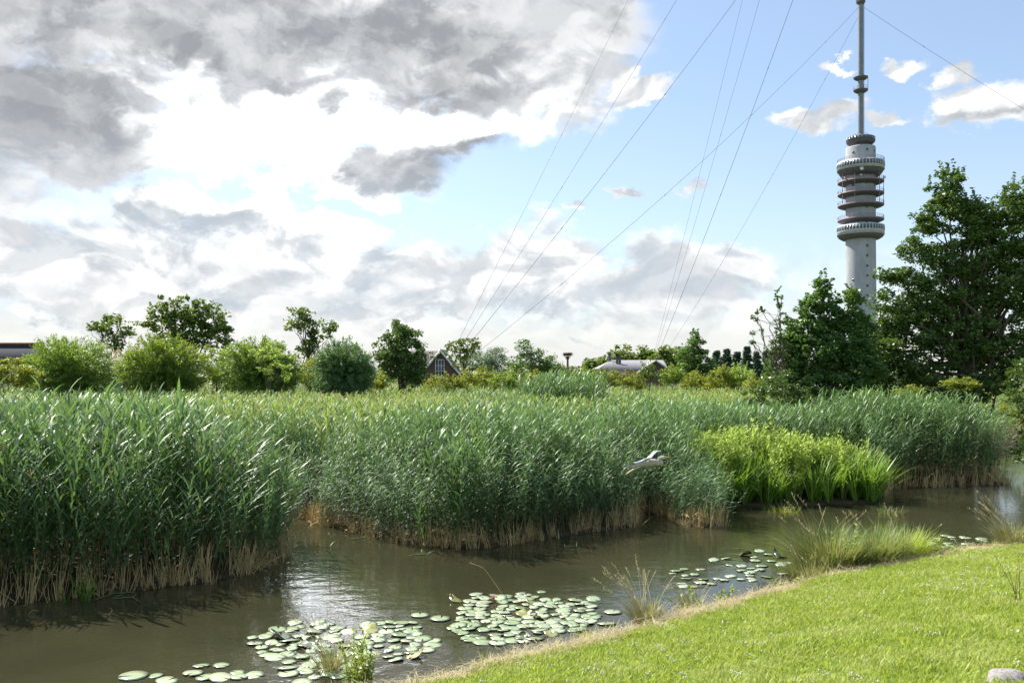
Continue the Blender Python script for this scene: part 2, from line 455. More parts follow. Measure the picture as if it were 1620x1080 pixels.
M['pad_d'] = mat_pad('dark_lily_pad', (0.04, 0.07, 0.02), (0.09, 0.12, 0.03))

def mat_water():
    m = bpy.data.materials.new('canal_water'); m.use_nodes = True
    t = NT(m.node_tree); b = t.n['Principled BSDF']
    ps = t.new('ShaderNodeNewGeometry').outputs['Position']
    n0 = t.noise(ps, 0.35, 3, 0.5)
    col = t.mix(t.mr(n0.outputs['Fac'], 0.35, 0.65), (0.029, 0.029, 0.015), (0.040, 0.038, 0.020))
    t.l.new(col, b.inputs['Base Color'])
    b.inputs['Roughness'].default_value = 0.045
    b.inputs['IOR'].default_value = 1.34
    n1 = t.noise(ps, 3.2, 3, 0.5)
    n2 = t.noise(ps, 17.0, 2, 0.5)
    # wind touches some patches more than others
    gust = t.mr(t.noise(ps, 0.22, 2, 0.5).outputs['Fac'], 0.42, 0.62, 0.25, 1.0)
    h = t.m('ADD', t.m('MULTIPLY', n1.outputs['Fac'], 0.016), t.m('MULTIPLY', t.m('MULTIPLY', n2.outputs['Fac'], 0.006), gust))
    bn = t.new('ShaderNodeBump'); bn.inputs['Strength'].default_value = 0.55; bn.inputs['Distance'].default_value = 1.0
    t.l.new(h, bn.inputs['Height']); t.l.new(bn.outputs[0], b.inputs['Normal'])
    return m
M['water'] = mat_water()

def mat_ground():
    m = bpy.data.materials.new('ground'); m.use_nodes = True
    t = NT(m.node_tree); b = t.n['Principled BSDF']
    ps = t.new('ShaderNodeNewGeometry').outputs['Position']
    a = t.new('ShaderNodeAttribute', attribute_name='lawn').outputs['Fac']
    sh = t.new('ShaderNodeAttribute', attribute_name='straw').outputs['Fac']
    n1 = t.noise(ps, 1.2, 5, 0.6); n2 = t.noise(ps, 25, 4, 0.6)
    mud = t.mix(n2.outputs['Fac'], (0.035, 0.028, 0.016), (0.08, 0.065, 0.035))
    gr = t.mix(t.mr(n1.outputs['Fac'], 0.35, 0.65), (0.11, 0.19, 0.03), (0.20, 0.28, 0.05))
    gr = t.mix(t.mr(n2.outputs['Fac'], 0.35, 0.7), gr, (0.09, 0.14, 0.03))
    st = t.mix(n2.outputs['Fac'], (0.25, 0.20, 0.10), (0.42, 0.34, 0.19))
    col = t.mix(a, mud, gr)
    col = t.mix(sh, col, st)
    sx = t.new('ShaderNodeSeparateXYZ'); t.l.new(ps, sx.inputs[0])
    col = t.mix(t.mr(sx.outputs[1], 60.0, 110.0), col, t.mix(n1.outputs['Fac'], (0.07, 0.085, 0.045), (0.11, 0.115, 0.07)))
    t.l.new(col, b.inputs['Base Color']); b.inputs['Roughness'].default_value = 0.95
    b.inputs['Specular IOR Level'].default_value = 0.15
    bn = t.new('ShaderNodeBump'); bn.inputs['Strength'].default_value = 0.6; bn.inputs['Distance'].default_value = 0.03
    t.l.new(n2.outputs['Fac'], bn.inputs['Height']); t.l.new(bn.outputs[0], b.inputs['Normal'])
    return m
M['ground'] = mat_ground()

# ------------------------------------------------------------------ terrain and water
NEAR = np.array([(-30, -12), (-14, 0.2), (-6, 6.1), (-3.2, 8.3), (-1.45, 9.69), (.24, 11.06), (1.46, 12.05), (2.7, 13.05), (4.6, 14.69), (6.8, 16.2), (8.46, 17.2),
                 (10.6, 18.4), (16, 22.5), (40, 41), (300, 230), (3200, 2500), (3200, -3200), (-3200, -3200), (-300, -260)], float)
LBED = np.array([(-60, -24), (-25, 2.2), (-14, 9.7), (-7.9, 13.55), (-6.3, 14.4), (-5.2, 15.1), (-4.6, 15.9), (-4.45, 17.0), (-4.9, 18.6), (-6.2, 20.4), (-9, 21.8), (-30, 24), (-60, 22)], float)
MAIN = np.array([(-3200, 60), (-60, 27), (-14, 24.8), (-7, 23.9), (-5.3, 22.2), (-4.4, 20.7), (-3.5, 19.9), (-2.2, 18.5), (-.9, 18.0), (-.1, 18.4), (.54, 19.0), (2.2, 20.2),
                 (2.9, 20.9), (3.2, 22.4), (3.8, 22.6), (3.9, 21.0), (4.6, 20.5), (5.1, 21.2), (5.3, 23.4), (6.2, 23.9), (8, 24.1), (10, 24.5), (10.8, 25.8), (11.6, 27.7), (13.5, 28.1),
                 (15.8, 28.5), (16.6, 30.5), (18, 35), (26, 43), (60, 78), (300, 290), (3200, 2900), (3200, 3400), (-3200, 3400)], float)

def sdf(p, poly):
    """signed distance, positive inside"""
    p = np.asarray(p, float)
    d = np.full(len(p), 1e18); inside = np.zeros(len(p), bool)
    n = len(poly)
    for i in range(n):
        a, b = poly[i], poly[(i + 1) % n]
        e = b - a; w = p - a
        tt = np.clip((w @ e) / (e @ e), 0, 1)
        d = np.minimum(d, ((w - tt[:, None] * e) ** 2).sum(1))
        c = ((a[1] > p[:, 1]) != (b[1] > p[:, 1]))
        with np.errstate(divide='ignore', invalid='ignore'):
            xi = (b[0] - a[0]) * (p[:, 1] - a[1]) / (b[1] - a[1]) + a[0]
        inside ^= c & (p[:, 0] < xi)
    d = np.sqrt(d)
    return np.where(inside, d, -d)

def wob(x, y, k=1.0, s=0.0):
    return (np.sin(x * 1.7 * k + s + 1.3 * np.sin(y * 0.9 * k)) + np.sin(y * 2.3 * k + 2 * s + 1.1 * np.sin(x * 1.3 * k + 2))) * 0.5

def ground_z(p):
    p = np.asarray(p, float)
    x, y = p[:, 0], p[:, 1]
    sn = sdf(p, NEAR) + 0.10 * wob(x, y, 2.2)
    sf = np.maximum(sdf(p, LBED), sdf(p, MAIN))
    zn = np.where(sn < 0, np.maximum(-0.8, sn * 0.9), np.where(sn < 0.35, sn * 0.45, 0.1575 + 0.19 * (sn - 0.35)))
    zn = np.where(sn > 8.6, 0.1575 + 0.19 * 8.25 + 0.02 * np.minimum(sn - 8.6, 20), zn)
    zn = zn + np.where(sn > 0.3, 0.025 * wob(x, y, 0.9, 1.0), 0)
    zf = np.where(sf < 0, np.maximum(-0.8, sf * 1.6), np.minimum(0.04 + sf * 0.12, 0.22))
    zf = zf + np.clip((sf - 25) / 60, 0, 1) * 0.4
    return np.maximum(zn, zf)

def axis(lo, hi, step, far, grow=1.16):
    a = list(np.arange(lo, hi, step)); s = step
    while a[-1] < far: s *= grow; a.append(a[-1] + s)
    s = step
    while a[0] > -far: s *= grow; a.insert(0, a[0] - s)
    return np.array(a)

def build_ground():
    xs = axis(-12, 20, 0.2, 3000); ys = axis(4, 32, 0.2, 3000)
    gx, gy = np.meshgrid(xs, ys)
    p = np.stack([gx.ravel(), gy.ravel()], 1)
    z = ground_z(p)
    nx, ny = len(xs), len(ys)
    i = np.arange(ny - 1)[:, None] * nx; j = np.arange(nx - 1)[None]
    f = np.stack([i + j, i + j + 1, i + nx + j + 1, i + nx + j], -1).reshape(-1, 4)
    mb = MB(); mb.add(np.column_stack([p, z]), f)
    o = mb.build('ground', M['ground'], smooth=True)
    sn = sdf(p, NEAR)
    sf = np.maximum(sdf(p, LBED), sdf(p, MAIN))
    lawn = np.clip((sn - 0.2) / 0.3, 0, 1) + np.clip((sf - 25) / 20, 0, 1)
    a = o.data.attributes.new('lawn', 'FLOAT', 'POINT'); a.data.foreach_set('value', np.clip(lawn, 0, 1).astype(np.float32))
    st = np.clip(1 - np.abs(sn - 0.35 - 0.12 * wob(p[:, 0], p[:, 1], 2)) / 0.42, 0, 1)
    a = o.data.attributes.new('straw', 'FLOAT', 'POINT'); a.data.foreach_set('value', st.astype(np.float32))
    tag(o, 'grassy bank and flat marshy land around the canal', 'ground', kind='structure')
    mb = MB(); mb.add([(-220, -120, 0), (260, -120, 0), (260, 240, 0), (-220, 240, 0)], [(0, 1, 2, 3)])
    o = mb.build('water', M['water'])
    tag(o, 'murky olive canal water with faint ripples', 'water', kind='structure')
build_ground()

# ------------------------------------------------------------------ plant templates
def blade(mb, base, az, up, length, width, arch, mi=0, tint=0.5, seg=4, twist=0.0, fold=0.0):
    """a strip leaf: leaves its base at elevation `up`, bends by `arch` radians along its length"""
    p = np.array(base, float); e = up
    prof = {3: (0.55, 1.0, 0.6, 0.04), 4: (0.45, 1.0, 0.9, 0.5, 0.03), 5: (0.5, .9, 1.0, 0.85, 0.5, 0.03), 2: (0.8, 0.8, 0.03)}[seg]
    rows = []
    side = np.array([-math.sin(az + twist), math.cos(az + twist), 0.0])
    for i in range(seg + 1):
        w = width * prof[i] / 2
        rows.append(p - side * w); rows.append(p + side * w)
        st = length / seg
        p = p + st * np.array([math.cos(az) * math.cos(e), math.sin(az) * math.cos(e), math.sin(e)])
        e -= arch / seg
    f = [(2 * i, 2 * i + 1, 2 * i + 3, 2 * i + 2) for i in range(seg)]
    mb.add(rows, f, mi, tint)

def reed_plant(h, rnd, leaves=17, low=0.24, bend=0.12, droop=0.9, mats=None, plume=False, wide=1.0, long=1.0):
    mb = MB()
    ba = rnd.uniform(0, 6.28)
    n = 7
    zz = np.linspace(0, 1, n)
    pts = np.stack([bend * h * zz ** 2 * math.cos(ba), bend * h * zz ** 2 * math.sin(ba), h * zz * (1 - 0.25 * bend * zz)], 1)
    cut = max(1, int(round(low * (n - 1))))
    mb.tube(pts[:cut + 1], np.full(cut + 1, 0.0055), 3, 2, rnd.random(), cap=False)
    mb.tube(pts[cut:], np.linspace(0.0052, 0.002, n - cut), 3, 1, rnd.random(), cap=False)
    az = rnd.uniform(0, 6.28)
    for k in range(leaves):
        t = low + (1.0 - low) * (k + rnd.random() * 0.5) / leaves
        i = min(t, 0.999) * (n - 1); a = int(i); fr = i - a
        p = pts[a] * (1 - fr) + pts[a + 1] * fr
        az += math.pi + rnd.uniform(-0.7, 0.7)
        top = t > 0.85
        ln = long * h * rnd.uniform(0.15, 0.215) * (0.75 if top else 1.0) * (0.7 if t < .2 else 1.0)
        blade(mb, p, az, rnd.uniform(0.70, 1.15) + (0.2 if top else 0) - (0.5 if t < .25 else 0), ln, rnd.uniform(0.028, 0.046) * wide, droop * rnd.uniform(0.5, 1.3), 0, .42 * rnd.random() + .58 * t ** 3.5, 4, rnd.uniform(-.3, .3))  # tint climbs with height: silvery sheen of the lit tops painted into leaves
    if plume:
        for k in range(14):
            blade(mb, pts[-1] - np.array([0, 0, 0.02 * k * 0.5]), rnd.uniform(0, 6.28), rnd.uniform(0.9, 1.4), rnd.uniform(0.08, 0.16), 0.012, 1.0, 2, 0.2, 3)
    return mb

def variants(name, mbs, mats):
    col = bpy.data.collections.new(name)
    for i, mb in enumerate(mbs):
        o = mb.build(name + '_variant', mats, link=False)
        col.objects.link(o)
    return col

_gn = {}
def scatter(name, col, nvar, pts, rot, scl, label, cat):
    """one stuff object: a plant on every point"""
    n = len(pts)
    me = bpy.data.meshes.new(name)
    me.vertices.add(n); me.vertices.foreach_set('co', np.asarray(pts, np.float32).ravel())
    for nm, typ, arr in (('rot', 'FLOAT_VECTOR', rot), ('scl', 'FLOAT_VECTOR', scl)):
        a = me.attributes.new(nm, typ, 'POINT'); a.data.foreach_set('vector', np.asarray(arr, np.float32).ravel())
    a = me.attributes.new('idx', 'INT', 'POINT'); a.data.foreach_set('value', rng.integers(0, nvar, n).astype(np.int32))
    o = bpy.data.objects.new(name, me); S.collection.objects.link(o)
    tree = bpy.data.node_groups.new('spread_' + name, 'GeometryNodeTree')
    tree.interface.new_socket('Geometry', in_out='INPUT', socket_type='NodeSocketGeometry')
    tree.interface.new_socket('Geometry', in_out='OUTPUT', socket_type='NodeSocketGeometry')
    N, L = tree.nodes, tree.links
    gi = N.new('NodeGroupInput'); go = N.new('NodeGroupOutput')
    ip = N.new('GeometryNodeInstanceOnPoints'); ci = N.new('GeometryNodeCollectionInfo')
    ci.inputs['Collection'].default_value = col
    ci.inputs['Separate Children'].default_value = True
    ci.inputs['Reset Children'].default_value = True
    L.new(gi.outputs[0], ip.inputs['Points']); L.new(ci.outputs[0], ip.inputs['Instance'])
    ip.inputs['Pick Instance'].default_value = True
    for nm, dt, sock in (('idx', 'INT', 'Instance Index'), ('rot', 'FLOAT_VECTOR', 'Rotation'), ('scl', 'FLOAT_VECTOR', 'Scale')):
        na = N.new('GeometryNodeInputNamedAttribute'); na.data_type = dt; na.inputs[0].default_value = nm
        L.new([s for s in na.outputs if s.enabled and s.name == 'Attribute'][0], ip.inputs[sock])
    L.new(ip.outputs[0], go.inputs[0])
    md = o.modifiers.new('plants', 'NODES'); md.node_group = tree
    tag(o, label, cat, kind='stuff')
    return o

rp = random.Random(11)
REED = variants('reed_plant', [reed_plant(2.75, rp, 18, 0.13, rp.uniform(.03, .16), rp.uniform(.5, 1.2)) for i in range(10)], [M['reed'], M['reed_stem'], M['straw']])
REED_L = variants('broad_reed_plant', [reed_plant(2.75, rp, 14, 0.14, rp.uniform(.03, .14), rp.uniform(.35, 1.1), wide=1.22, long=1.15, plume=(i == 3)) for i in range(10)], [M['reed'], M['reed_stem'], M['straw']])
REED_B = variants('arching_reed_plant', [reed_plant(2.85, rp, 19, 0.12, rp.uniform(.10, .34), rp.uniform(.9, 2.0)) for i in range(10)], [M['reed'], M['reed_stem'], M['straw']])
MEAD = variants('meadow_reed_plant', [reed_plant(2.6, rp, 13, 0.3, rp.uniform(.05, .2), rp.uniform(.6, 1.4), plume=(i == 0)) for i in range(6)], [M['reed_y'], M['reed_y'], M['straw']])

def stubble_plant(rnd):
    mb = MB()
    for k in range(7):
        a = rnd.uniform(0, 6.28); r = rnd.uniform(0, .07)
        l = rnd.uniform(0.25, 0.62)
        lean = rnd.gauss(0, .16) if rnd.random() < .8 else rnd.gauss(0, .7)
        b = rnd.uniform(0, 6.28)
        p0 = np.array([r * math.cos(a), r * math.sin(a), -0.1])
        d = np.array([math.cos(b) * math.sin(lean), math.sin(b) * math.sin(lean), math.cos(lean)])
        mb.tube([p0, p0 + d * l * .5, p0 + d * l], [.0055, .005, .0035], 3, 0, rnd.random(), cap=False)
        if rnd.random() < .35:
            blade(mb, p0 + d * l * .6, b, rnd.uniform(-.4, .8), rnd.uniform(.15, .3), .014, 1.2, 0, rnd.random(), 3)
    return mb
STUB = variants('dry_reed_stump', [stubble_plant(rp) for i in range(6)], [M['straw']])

def iris_plant(rnd):
    mb = MB()
    for k in range(22):
        a = rnd.uniform(0, 6.28); r = rnd.uniform(0, .10)
        blade(mb, (r * math.cos(a), r * math.sin(a), 0), a + rnd.uniform(-.5, .5), rnd.uniform(1.12, 1.5), rnd.uniform(.9, 1.45), rnd.uniform(.020, .032), rnd.uniform(.2, 1.1) + (1.2 if rnd.random() < .15 else 0), 0, rnd.random(), 5)
    return mb
IRIS = variants('iris_plant', [iris_plant(rp) for i in range(6)], [M['iris']])

def froth_plant(rnd):
    """upright branching plant crowned by small yellow-green leaves"""
    mb = MB()
    for k in range(7):
        a = rnd.uniform(0, 6.28); l = rnd.uniform(.9, 1.5); le = rnd.uniform(.0, .25)
        p1 = np.array([math.cos(a) * math.sin(le), math.sin(a) * math.sin(le), math.cos(le)]) * l
        mb.tube([(0, 0, 0), p1 * .5, p1], [.006, .005, .002], 3, 1, .5, cap=False)
        for q in range(46):
            t = rnd.uniform(.35, 1.03)
            c = p1 * t + np.array([rnd.gauss(0, .05), rnd.gauss(0, .05), rnd.gauss(0, .03)]) * (1.6 - t)
            blade(mb, c, rnd.uniform(0, 6.28), rnd.uniform(-.1, 1.2), rnd.uniform(.06, .13), rnd.uniform(.03, .05), .7, 0, rnd.random(), 2)
    return mb
FROTH = variants('leafy_plant', [froth_plant(rp) for i in range(5)], [M['froth'], M['stalk']])

def lawn_tuft(rnd):
    mb = MB()
    for k in range(20):
        a = rnd.uniform(0, 6.28); r = rnd.uniform(0, .075) ** 1
        blade(mb, (r * math.cos(a), r * math.sin(a), -.005), rnd.uniform(0, 6.28), rnd.uniform(.5, 1.4), rnd.uniform(.03, .075), rnd.uniform(.005, .010), rnd.uniform(.2, 1.3), 0, rnd.random(), 2)
    return mb
LAWN = variants('lawn_tuft', [lawn_tuft(rp) for i in range(8)], [M['lawn']])

def clover_tuft(rnd):
    mb = MB()
    for k in range(6):
        a = rnd.uniform(0, 6.28); r = rnd.uniform(0, .1); x, y = r * math.cos(a), r * math.sin(a); h = rnd.uniform(.05, .08)
        mb.tube([(x, y, 0), (x, y, h)], .0015, 3, 1, .5, cap=False)
        mb.lathe([(0.001, h - .008), (.010, h - .002), (.009, h + .006), (.001, h + .011)], (x, y, 0), 6, 0)
    return mb
CLOVER = variants('clover_flower', [clover_tuft(rp) for i in range(3)], [M['petal'], M['stalk']])

def hay_bit(rnd):
    mb = MB()
    for k in range(16):
        x, y = rnd.gauss(0, .07), rnd.gauss(0, .07)
        blade(mb, (x, y, rnd.uniform(0, .03)), rnd.uniform(0, 6.28), rnd.uniform(-.1, .6), rnd.uniform(.06, .2), rnd.uniform(.003, .006), rnd.uniform(-.2, .8), 0, rnd.random(), 3)
    return mb
HAY = variants('hay_wisp', [hay_bit(rp) for i in range(5)], [M['hay']])

# ------------------------------------------------------------------ stuff: reeds, meadow, lawn
def sample(x0, x1, y0, y1, dens):
    n = int((x1 - x0) * (y1 - y0) * dens)
    return np.column_stack([rng.uniform(x0, x1, n), rng.uniform(y0, y1, n)])

def in_view(p, margin=1.5):
    return (np.abs(p[:, 0]) < p[:, 1] * 0.60 + margin) & (p[:, 1] > 1)

def rots(n, lean=0.10, wind=(0.0, 0.0)):
    r = rng.normal(0, lean, (n, 3)) + np.array([wind[0], wind[1], 0])
    r[:, 2] = 0
    # the euler order is XYZ: spin about the stem comes first through the variants' own randomness
    r[:, 2] = rng.uniform(0, 6.283, n)
    return r

def place(name, col, nv, p, lean, s0, s1, label, cat, zoff=0.0, smul=None, tall=None):
    z = ground_z(p) + zoff
    n = len(p)
    s = rng.uniform(s0, s1, n)
    if smul is not None: s = s * smul
    sc = np.column_stack([s, s, s if tall is None else s * tall])
    # lean outwards is a tilt after the spin, so wrap it: rotate by (tx, ty) in world axes
    spin = rng.uniform(0, 6.283, n)
    tx = rng.normal(0, 1, (n, 2)) * np.asarray(lean if np.ndim(lean) == 1 and len(lean) == n else np.full(n, lean))[:, None] if not isinstance(lean, tuple) else rng.normal(0, 1, (n, 2)) * lean[0] + lean[1]
    cs, sn = np.cos(spin), np.sin(spin)
    # tilt direction (tx) as matrix T * Rz(spin) -> euler
    th = np.hypot(tx[:, 0], tx[:, 1]) + 1e-9
    ax = np.column_stack([-tx[:, 1] / th, tx[:, 0] / th, np.zeros(n)])
    c, s_ = np.cos(th), np.sin(th); C = 1 - c
    T = np.zeros((n, 3, 3))
    for i in range(3):
        for j in range(3):
            T[:, i, j] = ax[:, i] * ax[:, j] * C + (c if i == j else 0)
    T[:, 0, 1] -= ax[:, 2] * s_; T[:, 0, 2] += ax[:, 1] * s_
    T[:, 1, 0] += ax[:, 2] * s_; T[:, 1, 2] -= ax[:, 0] * s_
    T[:, 2, 0] -= ax[:, 1] * s_; T[:, 2, 1] += ax[:, 0] * s_
    Z = np.zeros((n, 3, 3)); Z[:, 0, 0] = cs; Z[:, 0, 1] = -sn; Z[:, 1, 0] = sn; Z[:, 1, 1] = cs; Z[:, 2, 2] = 1
    Rm = T @ Z
    ey = np.arcsin(np.clip(-Rm[:, 2, 0], -1, 1)); ex = np.arctan2(Rm[:, 2, 1], Rm[:, 2, 2]); ez = np.arctan2(Rm[:, 1, 0], Rm[:, 0, 0])
    rot = np.column_stack([ex, ey, ez])
    return scatter(name, col, nv, np.column_stack([p, z]), rot, sc, label, cat)

def front(d):       # how much of the leaning comes from standing at the water's edge
    return d

def reeds():
    # left bed ------------------------------------------------
    p = sample(-16, -3.5, 8, 24.5, 36)
    d = sdf(p, LBED)
    keep = (d > -0.05) & in_view(p, 2) & (rng.random(len(p)) < np.where(d < 2.2, 1.0, 0.6))
    p = p[keep]; d = d[keep]
    out = np.where((d < 0.5)[:, None], np.column_stack([np.full(len(p), .05), np.full(len(p), -.12)]), 0.0)
    edge = (p[:, 0] > -5.9) & (d < 1.2)          # the corner leans out over the channel
    out[edge] += (0.22, 0.02)
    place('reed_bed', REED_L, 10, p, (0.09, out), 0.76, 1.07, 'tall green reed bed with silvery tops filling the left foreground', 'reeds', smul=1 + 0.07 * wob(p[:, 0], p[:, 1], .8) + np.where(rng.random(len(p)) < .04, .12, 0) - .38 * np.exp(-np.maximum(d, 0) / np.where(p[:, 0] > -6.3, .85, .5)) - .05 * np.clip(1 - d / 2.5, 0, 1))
    # middle bed ----------------------------------------------
    p = sample(-14, 5.8, 17.5, 30, 40)
    d = sdf(p, MAIN)
    keep = (d > -0.05) & in_view(p) & ~((p[:, 0] > 5.0) & (p[:, 1] > 22.6)) & (rng.random(len(p)) < np.where(d < 1.8, 1.0, 0.42))
    p = p[keep]; d = d[keep]
    out = np.where((d < 0.9)[:, None], np.column_stack([np.full(len(p), -.04), np.full(len(p), -.26)]), 0.0)
    tip = (p[:, 0] > 3.3) & (p[:, 1] < 23)
    out[tip] += (0.10, -0.18)
    sm = 1 + 0.09 * wob(p[:, 0], p[:, 1], .7, 2) - .38 * np.exp(-np.maximum(d, 0) / .70) - .10 * np.clip(1 - d / 3.0, 0, 1); sm[tip] *= 0.80
    sm -= .16 * np.clip(1 - np.abs(p[:, 0] + 4.9) / 1.6, 0, 1)
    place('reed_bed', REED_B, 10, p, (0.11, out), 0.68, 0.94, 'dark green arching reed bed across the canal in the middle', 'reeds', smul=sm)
    # one upright, fresher clump at the front of the bed
    q = np.column_stack([rng.normal(-1.0, .42, 46), rng.normal(18.35, .22, 46)])
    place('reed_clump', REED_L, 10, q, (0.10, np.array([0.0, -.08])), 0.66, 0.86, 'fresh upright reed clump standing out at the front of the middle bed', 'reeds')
    # reeds behind and beside the iris bed, and the far right clump
    p = sample(5.0, 18.5, 24.5, 36, 28)
    d = sdf(p, MAIN)
    clump = (p[:, 0] > 10.9) & (p[:, 0] < 16.4) & (p[:, 1] < 32)
    keep = (d > 0) & ((p[:, 1] > 27.5) | clump)
    pk = p[keep & clump]
    dk = sdf(pk, MAIN)
    out = np.where((dk < 0.7)[:, None], np.column_stack([np.full(len(pk), .03), np.full(len(pk), -.18)]), 0.0)
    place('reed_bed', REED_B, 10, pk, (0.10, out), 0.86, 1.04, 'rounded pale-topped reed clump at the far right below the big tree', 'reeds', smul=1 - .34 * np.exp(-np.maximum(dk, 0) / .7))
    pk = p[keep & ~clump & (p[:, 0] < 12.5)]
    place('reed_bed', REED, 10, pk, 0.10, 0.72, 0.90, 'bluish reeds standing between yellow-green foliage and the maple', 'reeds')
    # wide marsh behind: reeds and paler growth in patches
    p = np.concatenate([sample(-26, 24, 20, 42, 15), sample(-50, 45, 42, 85, 6.0)])
    d = sdf(p, MAIN)
    keep = (d > 1.9) & in_view(p, 3) & ~((p[:, 0] > 5) & (p[:, 1] < 33))
    p = p[keep]
    pa = 1.3 * wob(p[:, 0], p[:, 1], .16, 4) + 0.5 * wob(p[:, 0], p[:, 1], .5, 1) + rng.normal(0, .3, len(p))
    right = (p[:, 0] / p[:, 1] > -0.12) & (p[:, 1] > 34)
    mead = (pa > -0.35) | (right & (pa > -.6))
    a, b = p[~mead], p[mead]
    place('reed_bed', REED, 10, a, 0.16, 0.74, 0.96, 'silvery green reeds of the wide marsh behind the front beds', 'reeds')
    place('marsh_grass', MEAD, 6, b, 0.16, 0.72, 1.02, 'yellow-green tall grasses in patches across the marsh', 'grass')
    # darker taller clump standing in the marsh
    p = sample(0.4, 4.2, 37, 41, 30)
    q = ((p[:, 0] - 2.3) / 1.8) ** 2 + ((p[:, 1] - 39) / 1.9) ** 2
    p = p[q < 1]
    place('reed_clump', REED, 10, p, 0.10, 1.0, 1.30, 'dark tall reed clump rising from the marsh below the nest pole', 'reeds')
    # dry stumps along the water's edge
    pts = []
    for poly, dens in ((LBED, 24), (MAIN, 16)):
        n = len(poly)
        for i in range(n):
            A, B = poly[i], poly[(i + 1) % n]
            if max(abs(A[0]), abs(B[0])) > 30 or max(A[1], B[1]) > 40: continue
            if poly is MAIN and A[0] > 5.0 and A[0] < 10.4: continue
            L_ = np.linalg.norm(B - A); k = int(L_ * dens)
            tt = rng.random(k)[:, None]; nrm = np.array([-(B - A)[1], (B - A)[0]]) / L_
            pts.append(A + (B - A) * tt + nrm * rng.normal(0.0, 0.10, k)[:, None])
    p = np.concatenate(pts)
    d = np.maximum(sdf(p, LBED), sdf(p, MAIN))
    p = p[(d > -0.22) & in_view(p)]
    p = p[rng.random(len(p)) < .75 + .45 * wob(p[:, 0], p[:, 1], 1.9)]
    place('reed_stubble', STUB, 6, p, 0.16, 0.6, 1.35, 'straw-coloured dead reed stems at the waterline below the reed beds', 'stubble', smul=1 + .22 * wob(p[:, 0], p[:, 1], 1.1, 3))
reeds()

def iris_bed():
    p = sample(4.9, 11.2, 22.8, 28, 20)
    d = sdf(p, MAIN)
    keep = (d > 0) & (p[:, 0] > 5.0) & (p[:, 1] < 28.5 - 0.15 * p[:, 0]) & (p[:, 0] / p[:, 1] < 0.425)
    p = p[keep]; d = d[keep]
    f = (d < 1.0 + 0.7 * wob(p[:, 0], p[:, 1], 1.2)) | (rng.random(len(p)) < .20)
    f &= ~((d > .25) & (d < 1.2) & (rng.random(len(p)) < .28))
    place('iris_bed', IRIS, 6, p[f], 0.12, 0.78, 1.05, 'bright green sword-leaved irises arching over the water', 'irises', smul=1.08 + .2 * wob(p[f][:, 0], p[f][:, 1], 1.3))
    h = np.clip(1.18 - 0.06 * np.abs(p[:, 0] - 7.2), .85, 1.2) + .12 * wob(p[:, 0], p[:, 1], 1.6)
    place('waterside_foliage', FROTH, 5, p[~f], 0.10, 0.78, 1.14, 'frothy yellow-green foliage behind the irises', 'foliage', smul=h[~f])
iris_bed()

def lawn():
    p = sample(-4, 14, 5.5, 21.5, 520)
    s = sdf(p, NEAR)
    keep = (s > 0.45 + 0.15 * wob(p[:, 0], p[:, 1], 2)) & in_view(p, .4)
    zz = ground_z(p)
    row = HZ + (EYE - zz) * F / p[:, 1]
    keep &= (row < 1110)
    p = p[keep]
    print('lawn', len(p))
    place('lawn_grass', LAWN, 8, p, 0.12, 0.5, 1.45, 'bright yellow-green mown grass sloping to the canal', 'grass', smul=1 + .18 * wob(p[:, 0] + .6 * p[:, 1], p[:, 1] * .7 - p[:, 0], 1.9) + rng.normal(0, .12, len(p)))
    k = rng.random(len(p)) < np.where(wob(p[:, 0], p[:, 1], .8, 5) > .25, .018, .004)
    place('clover_flowers', CLOVER, 3, p[k], 0.1, .5, .8, 'tiny white clover flowers dotted over the lawn', 'flowers')
    q = []
    for i in range(2, 13):
        A, B = NEAR[i], NEAR[i + 1]
        L_ = np.linalg.norm(B - A); kk = int(L_ * 95)
        tt = rng.random(kk)[:, None]; nrm = np.array([(B - A)[1], -(B - A)[0]]) / L_
        q.append(A + (B - A) * tt + nrm * (rng.normal(0.32, 0.17, kk) + .05 * wob(A[0], A[1]))[:, None])
    q = np.concatenate(q); q = q[in_view(q) & (sdf(q, NEAR) > -.02)]
    place('cut_grass', HAY, 5, q, 0.2, .7, 1.4, 'strip of dry cut grass along the edge of the bank', 'grass', zoff=.01)
lawn()

# ------------------------------------------------------------------ trees
def leaf_cloud(mb, centers, rad, per, size, rnd, narrow=0.55, up=0.35, tints=None, flat=0.6, droop=0.0):
    """leaves gathered in loose clumps round the given points"""
    C = np.asarray(centers, float); k = len(C)
    rad = np.broadcast_to(np.asarray(rad, float), (k,))
    g = rnd.normal(0, 1, (k, per, 3)); g /= np.linalg.norm(g, axis=2)[..., None] + 1e-9
    r = rnd.random((k, per, 1)) ** 0.45
    off = g * r * rad[:, None, None] * np.array([1, 1, flat])
    P = (C[:, None] + off).reshape(-1, 3)
    n = len(P)
    ax = rnd.normal(0, 1, (n, 3)); ax[:, 2] = ax[:, 2] * 0.5 - droop
    ax /= np.linalg.norm(ax, axis=1)[:, None]
    nr = rnd.normal(0, 1, (n, 3)) + np.array([0, 0, up * 3])
    sd_ = np.cross(ax, nr); sd_ /= np.linalg.norm(sd_, axis=1)[:, None] + 1e-9
    s = size * rnd.uniform(.6, 1.35, (n, 1))
    cup = np.cross(sd_, ax) * s * .12
    q = np.stack([P - ax * s, P + sd_ * s * narrow + cup, P + ax * s, P - sd_ * s * narrow + cup], 1)
    base = rnd.random(k)[:, None] if tints is None else np.asarray(tints)[:, None]
    t = np.clip(base * .55 + rnd.random((k, per)) * .45, 0, 1).ravel()
    mb.quads(q, 0, t)

